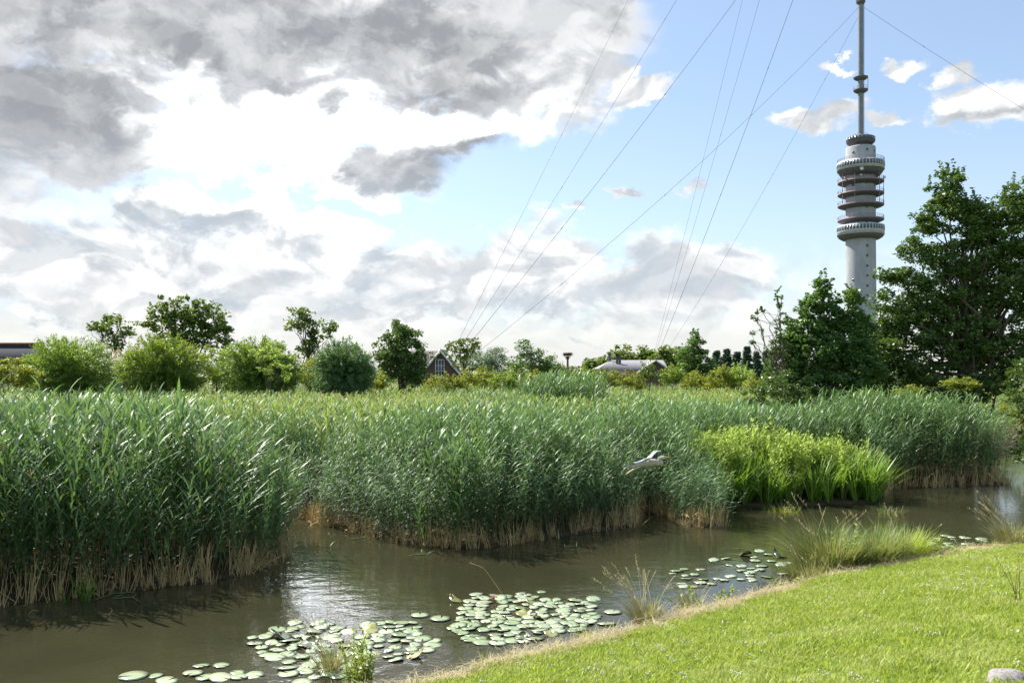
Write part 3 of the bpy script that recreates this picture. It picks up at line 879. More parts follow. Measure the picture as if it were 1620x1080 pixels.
def ellpts(ells, dens, rnd, shell=0.5):
    """points in the outer part of a set of ellipsoids (centre, radii)"""
    out = []
    for (c, r) in ells:
        c, r = np.array(c, float), np.array(r, float)
        area = 4 * math.pi * ((r[0] * r[1]) ** 1.6 + (r[0] * r[2]) ** 1.6 + (r[1] * r[2]) ** 1.6) ** (1 / 1.6) / 3 ** (1 / 1.6)
        n = max(4, int(area * dens))
        g = rnd.normal(0, 1, (n, 3)); g /= np.linalg.norm(g, axis=1)[:, None]
        lump = 1 + .13 * np.sin(g[:, 0] * 5 + c[0]) * np.cos(g[:, 2] * 4 + c[2]) + .10 * np.sin(g[:, 1] * 7 + g[:, 2] * 6)
        rr = (shell + (1 - shell) * rnd.random(n) ** .6) * lump
        out.append(c + g * r * rr[:, None])
    return np.concatenate(out)

def limb(mb, a, b, r0, r1, rnd, n=6, wig=.10, sag=0.0, sides=6, mi=0):
    a, b = np.array(a, float), np.array(b, float)
    L_ = np.linalg.norm(b - a)
    t = np.linspace(0, 1, n)[:, None]
    p = a + (b - a) * t + rnd.normal(0, wig * L_ * .3, (n, 3)) * np.sin(t * math.pi) + np.array([0, 0, 1]) * sag * L_ * np.sin(t * math.pi)
    mb.tube(p, np.linspace(r0, r1, n), sides, mi, .5)
    return p

def px_ells(lst, d, base):
    """(px, py, rx, ry[, depth shift]) in photo pixels at distance d -> ellipsoids relative to base"""
    out = []
    for e in lst:
        c = W(e[0], e[1], d + (e[4] if len(e) > 4 else 0.0))
        rx, rz = e[2] * d / F, e[3] * d / F
        out.append(((c[0] - base[0], c[1] - base[1], c[2] - base[2]), (rx, (rx + rz) * .5 if len(e) < 6 else e[5], rz)))
    return out

def crown_tree(name, label, cat, d, px_base, ells, leaf, lsize, dens, per, crad, seed, group=None, trunk_r=.18, shell=.5, limbs=14, narrow=.55, flat=.6, trunk_to=None, base_z=.2, droop=0.0, twigs=0):
    rnd = np.random.default_rng(seed)
    bx = (px_base - CX) / F * d
    base = (bx, d, base_z)
    E = px_ells(ells, d, base)
    root = empty(name, base, label, cat, group)
    C = ellpts(E, dens, rnd, shell)
    C = C[C[:, 2] > 0.15]
    ztop = max(e[0][2] for e in E)
    zlow = min(e[0][2] - e[1][2] for e in E)
    tt = np.array(trunk_to if trunk_to else (rnd.normal(0, .2), 0, max(ztop * .75, 1.0)), float)
    mb = MB()
    tp = limb(mb, (0, 0, -.2), tt, trunk_r, trunk_r * .35, rnd, 9, .06, sides=9)
    for k in range(limbs):
        e = E[k % len(E)]
        tgt = C[rnd.integers(len(C))] if k >= len(E) else np.array(e[0])
        i = rnd.integers(2, 8)
        i = min(i, 8)
        st = tp[i]
        if tgt[2] < st[2] - .3: st = tp[max(1, i - 3)]
        lp = limb(mb, st, tgt, trunk_r * .38 * (1 - i / 14), .012, rnd, 7, .16, .08)
        for q in range(2):
            j = rnd.integers(2, 6)
            near = C[np.argsort(np.linalg.norm(C - lp[j], axis=1))[rnd.integers(3, 14) % len(C)]]
            limb(mb, lp[j], near, trunk_r * .12, .008, rnd, 5, .2, .05, 4)
    mb.build('trunk', M['bark'], root, smooth=True)
    cr = MB()
    rad = rnd.uniform(.6, 1.35, len(C)) * crad
    leaf_cloud(cr, C, rad, per, lsize, rnd, narrow, flat=flat, droop=droop)
    if twigs:      # thin sprays standing out of the outline
        out = C[np.argsort(-(C[:, 2] + rnd.normal(0, .8, len(C))))[:twigs]]
        for c in out:
            l = rnd.uniform(.4, .9) * crad * 2.2
            v = np.array([rnd.normal(0, .35), rnd.normal(0, .35), 1.0]); v /= np.linalg.norm(v)
            k = 5
            leaf_cloud(cr, [c + v * l * (q + 1) / k for q in range(k)], crad * .22, max(4, per // 14), lsize, rnd, narrow)
    cr.build('crown', M[leaf], root)
    return root

def pollard(label, d, px, py, rx, ry, leaf, seed, n=330, group='pollard willows in a row behind the marsh', dx=0, name='pollard_willow'):
    """short trunk with a round head of long shoots carrying narrow leaves"""
    rnd = np.random.default_rng(seed)
    c = W(px, py, d); base = (c[0], d, .25)
    root = empty(name, base, label, 'tree', group)
    hz = max(.9, c[2] - .25 - ry * d / F * .15) * .8; n = int(n * 1.7)
    RX, RZ = rx * d / F, ry * d / F
    mb = MB()
    mb.tube([(0, 0, -.2), (.03, 0, hz * .5), (0, .02, hz), (0, 0, hz + .2)], [.30, .26, .34, .2], 10, 0, .5)
    cr = MB()
    P = []; A = []; T = []
    for k in range(n):
        a = rnd.uniform(0, 2 * math.pi); e = math.asin(rnd.uniform(-.85, 1.0))
        v = np.array([math.cos(a) * math.cos(e), math.sin(a) * math.cos(e), math.sin(e)])
        lump = 1 + .12 * math.sin(3 * a + seed) + .1 * math.cos(4 * e + 2 * a) * .5 + rnd.normal(0, .07)
        end = v * np.array([RX, RX, RZ * 1.12]) * lump + np.array([0, 0, RZ * .22])
        mid = end * .5 + np.array([0, 0, .12 * RX])
        st = np.array([0, 0, hz])
        t = np.linspace(0, 1, 6)[:, None]
        pts = st * (1 - t) ** 2 + (st + mid) * 2 * t * (1 - t) + (st + end) * t * t
        if k % 3 == 0: mb.tube(pts, np.linspace(.022, .005, 6), 3, 0, .5, cap=False)
        m = 54
        u = 1 - rnd.random(m)[:, None] ** 1.5 * .75
        p = st * (1 - u) ** 2 + (st + mid) * 2 * u * (1 - u) + (st + end) * u * u
        P.append(p + rnd.normal(0, .07, (m, 3))); A.append(np.repeat(v[None], m, 0)); T.append(np.full(m, rnd.random()))
    P = np.concatenate(P); A = np.concatenate(A); T = np.concatenate(T)
    N_ = len(P)
    ax = A * .8 + rnd.normal(0, .55, (N_, 3)); ax /= np.linalg.norm(ax, axis=1)[:, None]
    sd_ = np.cross(ax, rnd.normal(0, 1, (N_, 3)) + [0, 0, 1]); sd_ /= np.linalg.norm(sd_, axis=1)[:, None]
    s = rnd.uniform(.06, .12, (N_, 1)) * d / 50
    q = np.stack([P - ax * s, P + sd_ * s * .26, P + ax * s, P - sd_ * s * .26], 1)
    cr.quads(q, 0, np.clip(T * .6 + rnd.random(N_) * .4, 0, 1))
    mb.build('trunk', M['bark'], root, smooth=True)
    cr.build('crown', M[leaf], root)
    return root

pollard('dark round pollard willow beside the dark blue roof, leftmost of the row', 50, 108, 570, 68, 46, 'willow', 1, 380)
pollard('second pollard willow from the left, with a bright yellow-green top', 50, 260, 566, 64, 46, 'willow_y', 2, 380)
pollard('third pollard willow, dark centre, with a pale flowering shrub before it', 51, 412, 568, 62, 42, 'willow', 3, 360)
pollard('blue-green pollard willow left of the drooping dark tree', 49, 547, 570, 48, 42, 'willow_s', 4, 300)
crown_tree('shrub', 'pale yellow flowering shrub in front of the third pollard willow', 'shrub', 46, 432, [(405, 560, 14, 14), (440, 566, 20, 18), (455, 590, 18, 14), (425, 590, 16, 14), (420, 545, 10, 9)], 'froth', .055, 3.2, 34, .18, 21, trunk_r=.05, limbs=9, shell=.3)
crown_tree('bush', 'low yellow-green bush filling the gap between second and third pollard willows', 'bush', 54, 345, [(340, 575, 32, 30), (362, 592, 26, 22)], 'willow_y', .07, 3.0, 60, .35, 22, trunk_r=.08, shell=.3)
crown_tree('bush', 'low bright bush between the third pollard willow and the blue-green one', 'bush', 56, 487, [(487, 590, 26, 22), (500, 580, 12, 16)], 'bush_y', .07, 3.0, 50, .35, 23, trunk_r=.08, shell=.3)
crown_tree('hedge', 'rounded green hedge below the dark blue roof at the left edge', 'hedge', 46, -5, [(-20, 590, 40, 28), (20, 588, 32, 24), (45, 596, 20, 16)], 'bush_y', .06, 4.0, 60, .3, 24, trunk_r=.08, shell=.35)
# broadleaf trees behind the willows
G1 = 'loose-crowned trees behind the pollard willows'
crown_tree('broadleaf_tree', 'small open-crowned tree between first and second pollard willows', 'tree', 78, 180, [(176, 512, 26, 18), (158, 520, 16, 12), (196, 518, 18, 14), (180, 545, 14, 20)], 'oak', .16, 1.0, 28, .55, 31, G1, .16, shell=.35, limbs=16)
crown_tree('broadleaf_tree', 'broad spreading tree towering behind the second pollard willow', 'tree', 80, 300, [(290, 490, 42, 24), (255, 500, 30, 16), (325, 505, 32, 30), (345, 530, 20, 30), (300, 530, 50, 30), (240, 515, 20, 12)], 'oak', .17, .95, 34, .62, 32, G1, .3, shell=.3, limbs=26)
crown_tree('broadleaf_tree', 'tree with a see-through crown behind the third and fourth willows', 'tree', 80, 488, [(478, 505, 26, 22), (505, 520, 28, 18), (462, 515, 16, 14), (530, 520, 12, 10), (485, 545, 20, 25)], 'oak', .16, .95, 28, .55, 33, G1, .2, shell=.3, limbs=20)
crown_tree('weeping_tree', 'dark tree with a drooping dense crown left of the gabled house', 'tree', 60, 640, [(628, 540, 22, 30), (645, 560, 34, 42), (618, 570, 24, 34), (650, 585, 30, 28), (632, 518, 12, 10)], 'alder', .10, 2.2, 60, .42, 34, None, .2, shell=.4, limbs=18, droop=.8)
crown_tree('broadleaf_tree', 'brownish thin tree behind the right slope of the gabled house', 'tree', 105, 735, [(735, 548, 22, 14), (715, 556, 14, 10), (755, 552, 12, 10), (738, 572, 28, 18)], 'oak', .2, .7, 26, .7, 35, 'trees round the gabled house', .2, shell=.3, limbs=14)
crown_tree('willow_tree', 'grey-blue rounded willow right of the gabled house', 'tree', 88, 772, [(765, 574, 18, 18), (785, 570, 20, 20), (775, 585, 28, 16), (790, 556, 8, 10)], 'willow_g', .12, 1.6, 60, .6, 36, None, .2, shell=.45, narrow=.3)
crown_tree('willow_tree', 'green willow with sloping right side between grey willow and nest pole', 'tree', 90, 838, [(830, 552, 14, 14), (845, 570, 26, 20), (870, 580, 24, 16), (815, 580, 18, 16), (885, 590, 20, 12)], 'maple', .14, 1.3, 44, .6, 37, None, .2, shell=.35, narrow=.4)
crown_tree('bare_bush', 'thin half-bare bush around the foot of the nest pole', 'bush', 104, 898, [(885, 580, 10, 8), (912, 582, 14, 10), (900, 590, 18, 10)], 'bush_y', .10, .5, 10, .5, 38, None, .05, shell=.2, limbs=30)
G2 = 'row of trees behind the low house'
for i, (px, top, w, lab) in enumerate([(950, 560, 26, 'low round tree at the left end of the row behind the low house'), (985, 545, 24, 'tree rising over the chimney of the low house'),
                                       (1020, 548, 24, 'tree above the middle of the pale roof'), (1052, 549, 24, 'tree above the right gable of the low house'), (1080, 548, 22, 'tree just left of the bright pointed tree')]):
    crown_tree('broadleaf_tree', lab, 'tree', 150 + 4 * (i % 3), px, [(px, top + 16, w, 15), (px - 6, top + 30, w, 18), (px + 8, top + 26, w * .8, 16)], 'oak', .30, .40, 34, 1.15, 50 + i, G2, .3, shell=.35, limbs=12, base_z=.5)
crown_tree('pointed_tree', 'bright green pointed tree right of the low house', 'tree', 80, 1100, [(1100, 548, 14, 20), (1092, 570, 24, 22), (1112, 575, 24, 20), (1098, 592, 30, 16), (1102, 532, 7, 10)], 'maple', .12, 1.8, 55, .5, 41, None, .2, shell=.4, twigs=12)

def conifer(label, d, px, top, halfw, seed):
    rnd = np.random.default_rng(seed)
    zt = EYE + (HZ - top) * d / F; w = halfw * d / F
    root = empty('conifer', ((px - CX) / F * d, d, .5), label, 'tree', 'dark conifers beyond the bushes')
    h = zt - .5
    mb = MB(); mb.tube([(0, 0, -.2), (0, 0, h * .6), (0, 0, h)], [.18, .1, .02], 6, 0, .5); mb.build('trunk', M['bark'], root)
    C = []
    for k in range(170):
        t = rnd.random() ** .9
        a = rnd.uniform(0, 6.28); r = w * (1 - t) ** .8 * rnd.uniform(.35, 1.0) + .05
        C.append((r * math.cos(a), r * math.sin(a), h * (.06 + .94 * t) - r * .15))
    mb = MB(); leaf_cloud(mb, C, .42, 34, .16, rnd, .35, up=.1, flat=.45, droop=.5)
    leaf_cloud(mb, [(0, 0, h - .1 * q) for q in range(5)], .12, 8, .12, rnd, .3)
    mb.build('crown', M['conifer'], root)
for i, (px, top, w) in enumerate([(1134, 556, 20), (1150, 553, 19), (1166, 557, 19), (1182, 549, 15), (1197, 557, 18), (1213, 555, 19)]):
    conifer(['leftmost dark conifer, next to the bright pointed tree', 'second dark conifer from the pointed tree, rather blunt', 'third dark conifer from the pointed tree, low', 'slender spire-topped conifer in the dark row',
             'dark conifer just right of the slender spire', 'dark conifer half behind the thin young tree'][i], 118 + 3 * (i % 3), px, top, w, 60 + i)

# bushes in the belt between marsh and gardens
GB = 'bushes along the back of the marsh'
BELT = [(690, 609, 22, 'bush_y', 'yellow-green bush under the gable of the brown house'), (730, 601, 22, 'bush_y', 'olive bush in front of the brownish thin tree'), (765, 600, 22, 'bush_y', 'low bush below the grey-blue willow'),
        (800, 600, 22, 'willow_y', 'fresh green bush below the gap of the two willows'), (845, 600, 22, 'bush_y', 'low bush under the sloping green willow'), (932, 598, 20, 'willow_y', 'bush right of the nest pole'),
        (966, 596, 16, 'bush_y', 'clipped bush under the left end of the pale roof'), (1000, 600, 18, 'bush_y', 'low bush under the middle of the pale roof'), (1024, 588, 15, 'oak', 'taller olive shrub standing before the pale roof'),
        (1062, 592, 18, 'willow_y', 'round light green bush at the right gable of the low house'), (1100, 602, 22, 'bush_y', 'yellowish bush below the pointed tree'), (1140, 598, 24, 'bush_y', 'yellow-green bush in front of the dark conifers'),
        (1172, 592, 20, 'froth', 'brightest lime bush in front of the slender conifer'), (1200, 606, 24, 'bush_y', 'yellowish bush at the foot of the thin young tree'), (590, 602, 22, 'bush_y', 'low bush left of the drooping dark tree')]
for i, (px, py, r, mt, lab) in enumerate(BELT):
    rr = random.Random(i)
    crown_tree('bush', lab, 'bush', 62 + rr.uniform(-5, 8), px, [(px, py, r, r * .72), (px + r * .5, py + 6, r * .7, r * .6), (px - r * .6, py + 7, r * .7, r * .55)], mt, .075, 2.4, 46, .38, 80 + i, GB, .05, shell=.35, limbs=5, twigs=10)

# right-hand trees
crown_tree('field_maple', 'dense bushy maple in front of the tower foot', 'tree', 36, 1312,
    [(1302, 462, 10, 26), (1312, 492, 24, 26), (1352, 478, 9, 26), (1350, 512, 24, 28), (1282, 500, 16, 34), (1374, 520, 10, 26), (1330, 545, 46, 40), (1282, 560, 46, 44), (1355, 580, 36, 50), (1300, 612, 66, 36), (1240, 585, 24, 42), (1258, 530, 16, 30)],
    'maple', .075, 6.0, 62, .27, 71, None, .16, shell=.42, limbs=40, narrow=.6, twigs=40)
crown_tree('young_tree', 'thin young tree with arching side twigs left of the maple', 'tree', 35, 1236,
    [(1234, 482, 6, 28), (1232, 520, 10, 22), (1207, 494, 14, 5), (1195, 503, 6, 8), (1204, 528, 14, 7), (1220, 548, 12, 10), (1238, 560, 14, 18), (1190, 540, 4, 6)],
    'alder', .050, 5.5, 22, .13, 72, None, .05, shell=.1, limbs=26, narrow=.6, trunk_to=(-.05, 0, 5.8), twigs=6)
crown_tree('broad_tree', 'huge dark alder filling the right edge beside the tower', 'tree', 38, 1530,
    [(1500, 300, 26, 30), (1478, 345, 34, 32), (1530, 350, 34, 36), (1612, 330, 36, 40), (1558, 352, 32, 34), (1590, 385, 54, 40), (1650, 400, 40, 50), (1455, 400, 26, 28), (1520, 415, 56, 40), (1424, 438, 34, 18), (1480, 465, 56, 36), (1590, 460, 70, 50), (1398, 462, 12, 12),
     (1425, 500, 42, 32), (1510, 530, 76, 46), (1415, 560, 44, 40), (1600, 560, 76, 56), (1500, 605, 94, 36), (1392, 600, 24, 34), (1396, 530, 22, 26), (1385, 565, 20, 24), (1690, 430, 60, 110)],
    'alder', .072, 3.4, 84, .38, 73, None, .34, shell=.25, limbs=90, narrow=.62, twigs=60)
crown_tree('bush', 'dark spreading bush at the left foot of the maple', 'bush', 33, 1228, [(1228, 615, 34, 26), (1195, 630, 24, 18), (1262, 632, 30, 20)], 'alder', .06, 6.0, 40, .24, 74, None, .06, shell=.4, limbs=8)
crown_tree('bush', 'dark bush hanging over the water at the right edge beyond the reed clump', 'bush', 31.5, 1655, [(1650, 610, 52, 60), (1668, 690, 56, 70), (1640, 720, 36, 44)], 'alder', .06, 5.5, 50, .3, 75, None, .1, shell=.4, limbs=16, base_z=.1)
crown_tree('bush', 'yellow-green low bush under the big alder behind the reed clump', 'bush', 33, 1385, [(1372, 628, 22, 10), (1440, 618, 26, 10), (1520, 610, 30, 12), (1620, 640, 30, 30)], 'bush_y', .05, 6.0, 40, .2, 76, None, .05, shell=.4, limbs=8)
# distant tree line so that the horizon is not bare
rnd = np.random.default_rng(5)
mb = MB()
C = []
for k in range(1500):
    a = rnd.uniform(-.62, .62); dd = rnd.uniform(330, 480)
    hgt = 6.0 + 2.5 * math.sin(a * 23) + 1.8 * math.sin(a * 61 + 1)
    C.append((math.tan(a) * dd, dd, rnd.uniform(.5, max(2.5, hgt))))
leaf_cloud(mb, C, 3.2, 22, .9, rnd, .6)
tag(mb.build('treeline', M['oak']), 'distant low line of trees on the horizon', 'trees', kind='stuff')

# ------------------------------------------------------------------ transmission tower
TD = 370.0; TX = 1361.6
def tz(py): return EYE + (HZ - py) * TD / F
def tr(px): return px * TD / F * 0.935      # seen off the lens axis
tw = empty('transmission_tower', ((TX - CX) / F * TD, TD, 0), 'tall round concrete transmission tower with ring balconies and steel mast', 'tower')
mb = MB(); mb.lathe([(tr(26), -1), (tr(25), tz(500)), (tr(24), tz(380)), (tr(23.8), tz(235.5)), (tr(23.4), tz(234)), (.5, tz(234))], n=64)
mb.build('shaft', M['concrete'], tw, smooth=False)
def ring_windows(z0, z1, rad, n, frac, name='window_band'):
    mb = MB()
    for k in range(n):
        a = (k + .5) * 2 * math.pi / n; w = 2 * math.pi * rad / n * frac
        mb.box((rad * math.cos(a), rad * math.sin(a), (z0 + z1) / 2), (.16, w, z1 - z0), 0, a)
    mb.build(name, M['glass'], tw)
def railing(z0, z1, rad, n=44, m='rail', r=.05):
    mb = MB()
    a = np.linspace(0, 2 * math.pi, 65)
    for z in (z1, (z0 + z1) / 2):
        mb.tube(np.column_stack([rad * np.cos(a), rad * np.sin(a), np.full(65, z)]), r, 4, 0, .5, cap=False)
    for k in range(n):
        b = k * 2 * math.pi / n
        mb.tube([(rad * math.cos(b), rad * math.sin(b), z0), (rad * math.cos(b), rad * math.sin(b), z1)], r, 4, 0, .5, cap=False)
    mb.build('railing', M[m], tw)
# closed galleries: white parapet, glazed band, dark sloping underside
for (top, bot, glz0, glz1, under, rr) in ((257.5, 270.5, 259.5, 266, 280, 37.8), (358, 373, 359.5, 366, 379, 37.6)):
    mb = MB(); mb.lathe([(tr(24.2), tz(top)), (tr(rr), tz(top)), (tr(rr), tz(bot)), (tr(rr) - .25, tz(bot))], n=72); mb.build('gallery', M['concrete_w'], tw)
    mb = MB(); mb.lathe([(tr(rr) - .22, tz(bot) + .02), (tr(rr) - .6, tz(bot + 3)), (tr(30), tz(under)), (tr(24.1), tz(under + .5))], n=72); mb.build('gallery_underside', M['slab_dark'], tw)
    ring_windows(tz(glz1), tz(glz0), tr(rr) + .02, 44, .66)
railing(tz(257.5), tz(252.5), tr(37), m='red_paint', r=.07)
# open ring balconies
for (top, bot) in ((286, 299), (305, 315), (323, 334), (346, 356)):
    mb = MB(); mb.lathe([(tr(24.2), tz(top + 1.6)), (tr(36.4), tz(top + 1.6)), (tr(36.9), tz(top + 2.4)), (tr(36.9), tz(top + 3.6)), (tr(34), tz(top + 5)), (tr(29), tz(top + 6.6)), (tr(24.1), tz(top + 8))], n=72)
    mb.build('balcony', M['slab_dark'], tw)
    mb = MB(); mb.lathe([(tr(37.0), tz(top + 3.4)), (tr(37.1), tz(top + 1.8)), (tr(36.6), tz(top + 1.5))], n=72); mb.build('balcony_edge', M['red_paint'], tw)
    railing(tz(top + 1.6), tz(top - 3.2), tr(36.6), m='red_paint', r=.055)
# corner posts between the balconies
for sa in (-2.85, -.30, -2.2, -1.0):
    mb = MB(); mb.tube([(tr(36) * math.cos(sa), tr(36) * math.sin(sa), tz(324)), (tr(36) * math.cos(sa), tr(36) * math.sin(sa), tz(279))], .12, 5, 0, .5); mb.build('post', M['rail'], tw)
# top cabin
mb = MB(); mb.lathe([(tr(13.5), tz(236)), (tr(13.5), tz(226))], n=40); mb.build('cabin_neck', M['red_paint'], tw)
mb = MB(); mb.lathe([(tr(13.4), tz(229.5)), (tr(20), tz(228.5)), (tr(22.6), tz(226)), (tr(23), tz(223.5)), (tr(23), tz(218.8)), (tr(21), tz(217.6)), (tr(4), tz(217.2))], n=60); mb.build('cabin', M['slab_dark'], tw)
ring_windows(tz(224), tz(219.3), tr(22.95), 26, .84, 'cabin_window')
mb = MB(); mb.lathe([(tr(22.6), tz(235.5)), (tr(23.3), tz(235.6)), (tr(23.3), tz(234.4)), (tr(22.6), tz(234.3))], n=48); mb.build('roof_kerb', M['concrete_w'], tw)
railing(tz(217.3), tz(212.5), tr(11), 16)
mb = MB(); mb.lathe([(tr(9), tz(217.3)), (tr(9), tz(215.5)), (tr(5.5), tz(215)), (tr(5.5), tz(213)), (tr(4.4), tz(212.5))], n=24); mb.build('mast_foot', M['mast'], tw)
# little windows in the shaft
def shaft_window(px, py, s=3.4):
    x = (px - TX) * TD / F; r = tr(24.2 if py < 400 else 24.6)
    a = math.asin(max(-.97, min(.97, x / r)))
    mb = MB(); w = s * TD / F
    rr = tr(24.0 + max(0, (py - 380)) / 120.0) if py > 235 else r
    mb.box((rr * math.sin(a), -rr * math.cos(a), tz(py)), (w, .3, w), 0, a)
    o = mb.build('window', M['glass'], tw)
for py in (376 + 0.0, 391.5, 407, 423, 438, 454, 469): shaft_window(1363, py) if py > 380 else None
for px, py in ((1344, 444), (1378, 460), (1378, 475), (1363, 484), (1378, 490), (1344, 244.5), (1363, 241.5), (1377, 242.5), (1362.5, 293.5), (1362.5, 311), (1362.5, 331), (1377, 331), (1362.5, 354), (1377, 354), (1377, 296), (1344, 296)):
    shaft_window(px, py, 3.0)
def dish(px, py, r, dz=38.5):
    x = (px - TX) * TD / F; rr = tr(dz); a = math.asin(max(-.98, min(.98, x / rr)))
    mb = MB(); R_ = tr(r)
    prof = [(.02, 0), (R_ * .5, .07), (R_ * .85, .25), (R_, .42), (R_ * .97, .46), (R_ * .8, .32), (.02, .1)]
    ring = MB(); ring.lathe(prof, n=20)
    v = np.concatenate(ring.v); v = np.stack([v[:, 0], -v[:, 2], v[:, 1]], 1)
    cs, sn = math.cos(a), math.sin(a)
    v = np.stack([v[:, 0] * cs - v[:, 1] * sn, v[:, 0] * sn + v[:, 1] * cs, v[:, 2]], 1) + np.array([rr * math.sin(a), -rr * math.cos(a), tz(py)])
    mb.add(v, ring.f[4][0], 0); mb.tube([(rr * math.sin(a), -rr * math.cos(a), tz(py)), (rr * .96 * math.sin(a), -rr * .96 * math.cos(a), tz(py) - .1)], .1, 5)
    mb.build('dish', M['dish'], tw)
dish(1350, 274.5, 2.9, 38.2); dish(1349.5, 284, 1.7, 37.4); dish(1394, 283, 2.6, 37); dish(1331, 285, 1.6, 37); dish(1328, 307, 1.3, 37)
# mast
mb = MB(); mb.tube([(0, 0, tz(216)), (0, 0, tz(60)), (0, 0, 240), (0, 0, 366)], [tr(4.4), tr(4.4), tr(4.3), tr(4.0)], 20, 0, .5)
mb.build('mast', M['mast'], tw, smooth=True)
mb = MB(); mb.tube([(tr(4.9), -.4, tz(212)), (tr(4.9), -.4, 250)], .12, 4, 0, .5); mb.build('ladder', M['cable'], tw)
def oct_platform(py, r, rail=True):
    mb = MB(); z = tz(py)
    mb.lathe([(tr(4.5), z + .25), (tr(r), z + .25), (tr(r), z), (tr(r * .62), z - .9), (tr(4.5), z - 1.2)], n=8)
    mb.build('mast_platform', M['slab_dark'], tw)
oct_platform(123.5, 12.6); oct_platform(143.5, 12.6); oct_platform(4, 8.0)
mb = MB()
for a in np.arange(8) * math.pi / 4: mb.tube([(tr(12.2) * math.cos(a), tr(12.2) * math.sin(a), tz(143.5)), (tr(12.2) * math.cos(a), tr(12.2) * math.sin(a), tz(137.5))], .07, 4)
b = np.linspace(0, 2 * math.pi, 9)
for z in (137.5, 140.5): mb.tube(np.column_stack([tr(12.2) * np.cos(b), tr(12.2) * np.sin(b), np.full(9, tz(z))]), .06, 4, cap=False)
mb.tube([(tr(11.5), -.5, tz(143)), (tr(11.5), -.5, tz(124))], .11, 4)
mb.build('railing', M['rail'], tw)
mb = MB(); mb.lathe([(tr(4.6), tz(3)), (tr(7.6), tz(3)), (tr(7.8), tz(-4)), (tr(7.8), tz(-22)), (tr(4.6), tz(-24))], n=24); mb.build('mast_drum', M['concrete_w'], tw)

# guy cables ---------------------------------------------------
T0 = np.array([(TX - CX) / F * TD, TD])
ANCH = {'A': np.array([(690 - CX) / F * 250, 250.0]), 'B': np.array([(1024 - CX) / F * 556, 556.0]), 'C': np.array([332.0, 287.0])}
def cable(an, z, label, r, sag):
    A = ANCH[an]
    dirv = (A - T0) / np.linalg.norm(A - T0)
    a = np.array([T0[0] + dirv[0] * 1.3, T0[1] + dirv[1] * 1.3, z]); b = np.array([A[0], A[1], 1.0])
    t = np.linspace(0, 1, 28)[:, None]
    p = a + (b - a) * t; p[:, 2] -= (sag * 4 * t * (1 - t))[:, 0]
    mb = MB(); mb.tube(p, r, 5, 0, .5)
    # sleeve insulators strung along the cable
    for q in (.12, .34, .56, .78):
        i = int(q * 27); v = (p[i + 1] - p[i]); v /= np.linalg.norm(v)
        mb.tube([p[i] - v * .5, p[i] + v * .5], r * 1.9, 5, 0, .5)
    tag(mb.build('guy_cable', M['cable']), label, 'cable', 'steel cables staying the mast')
cable('A', 366, 'faintest guy cable, leftmost of the four running to the middle trees', .045, 5)
cable('A', 292, 'second guy cable from the left, landing behind the brown gabled house', .055, 5)
cable('A', 232, 'boldest dark guy cable crossing the whole middle of the sky', .085, 4)
cable('A', 157, 'low-angled guy cable from the mast platform crossing the other cables', .06, 5)
cable('B', 366, 'faint guy cable, leftmost of the steep bunch landing behind the low house', .06, 6)
cable('B', 310, 'middle guy cable of the steep bunch landing behind the low house', .065, 6)
cable('B', 238, 'clearest guy cable of the steep bunch landing behind the low house', .10, 6)
cable('B', 154, 'thin guy cable from the mast platform to behind the low house', .06, 6)
cable('C', 157, 'guy cable leaving the mast platform to the right over the alder', .06, 6)

# ------------------------------------------------------------------ houses
def prism_roof(mb, x0, x1, y0, y1, ze, zr, over=.3, th=.16, mi=0, hipl=0.0, hipr=0.0):
    """gable or hip roof with its ridge along x"""
    ym = (y0 + y1) / 2
    for z_ in (0,):
        v = [(x0 - over, y0 - over, ze), (x1 + over, y0 - over, ze), (x1 + over, y1 + over, ze), (x0 - over, y1 + over, ze),
             (x0 - over + hipl, ym, zr), (x1 + over - hipr, ym, zr)]
        v += [(a, b, c - th) for a, b, c in v]
        mb.add(v, [(0, 1, 5, 4), (2, 3, 4, 5), (0, 6, 7, 1), (2, 8, 9, 3), (6, 10, 11, 7), (8, 11, 10, 9)], mi)
        mb.add(v, [(3, 0, 4), (1, 2, 5)] if (hipl or hipr) else [(9, 6, 10), (7, 8, 11)], mi)

# brown gabled house: ridge runs away from us
HD = 118.0
def hx(px, d=HD): return (px - CX) / F * d
h = empty('gabled_house', (hx(697), HD, .4), 'brown brick house with a white-edged gable and tall window', 'house')
gw = 26 * HD / F; ap = EYE + (HZ - 553) * HD / F - .4; ev = EYE + (HZ - 585) * HD / F - .4
mb = MB()
L_ = 8.0
v = [(-gw, 0, -.5), (gw, 0, -.5), (gw, 0, ev), (0, 0, ap), (-gw, 0, ev)]
mb.add([v[0], v[1], v[2], v[4]], [(0, 1, 2, 3)]); mb.add([v[4], v[2], v[3]], [(0, 1, 2)])
mb.add([(-gw, 0, -.5), (-gw, L_, -.5), (-gw, L_, ev), (-gw, 0, ev), (gw, 0, -.5), (gw, L_, -.5), (gw, L_, ev), (gw, 0, ev)], [(0, 3, 2, 1), (4, 5, 6, 7)])
mb.add([(-gw, L_, -.5), (gw, L_, -.5), (gw, L_, ev), (-gw, L_, ev)], [(0, 3, 2, 1)]); mb.add([(-gw, L_, ev), (gw, L_, ev), (0, L_, ap)], [(0, 2, 1)])
mb.build('wall', M['brick'], h)
sl = (ap - ev) / gw; ox = .5
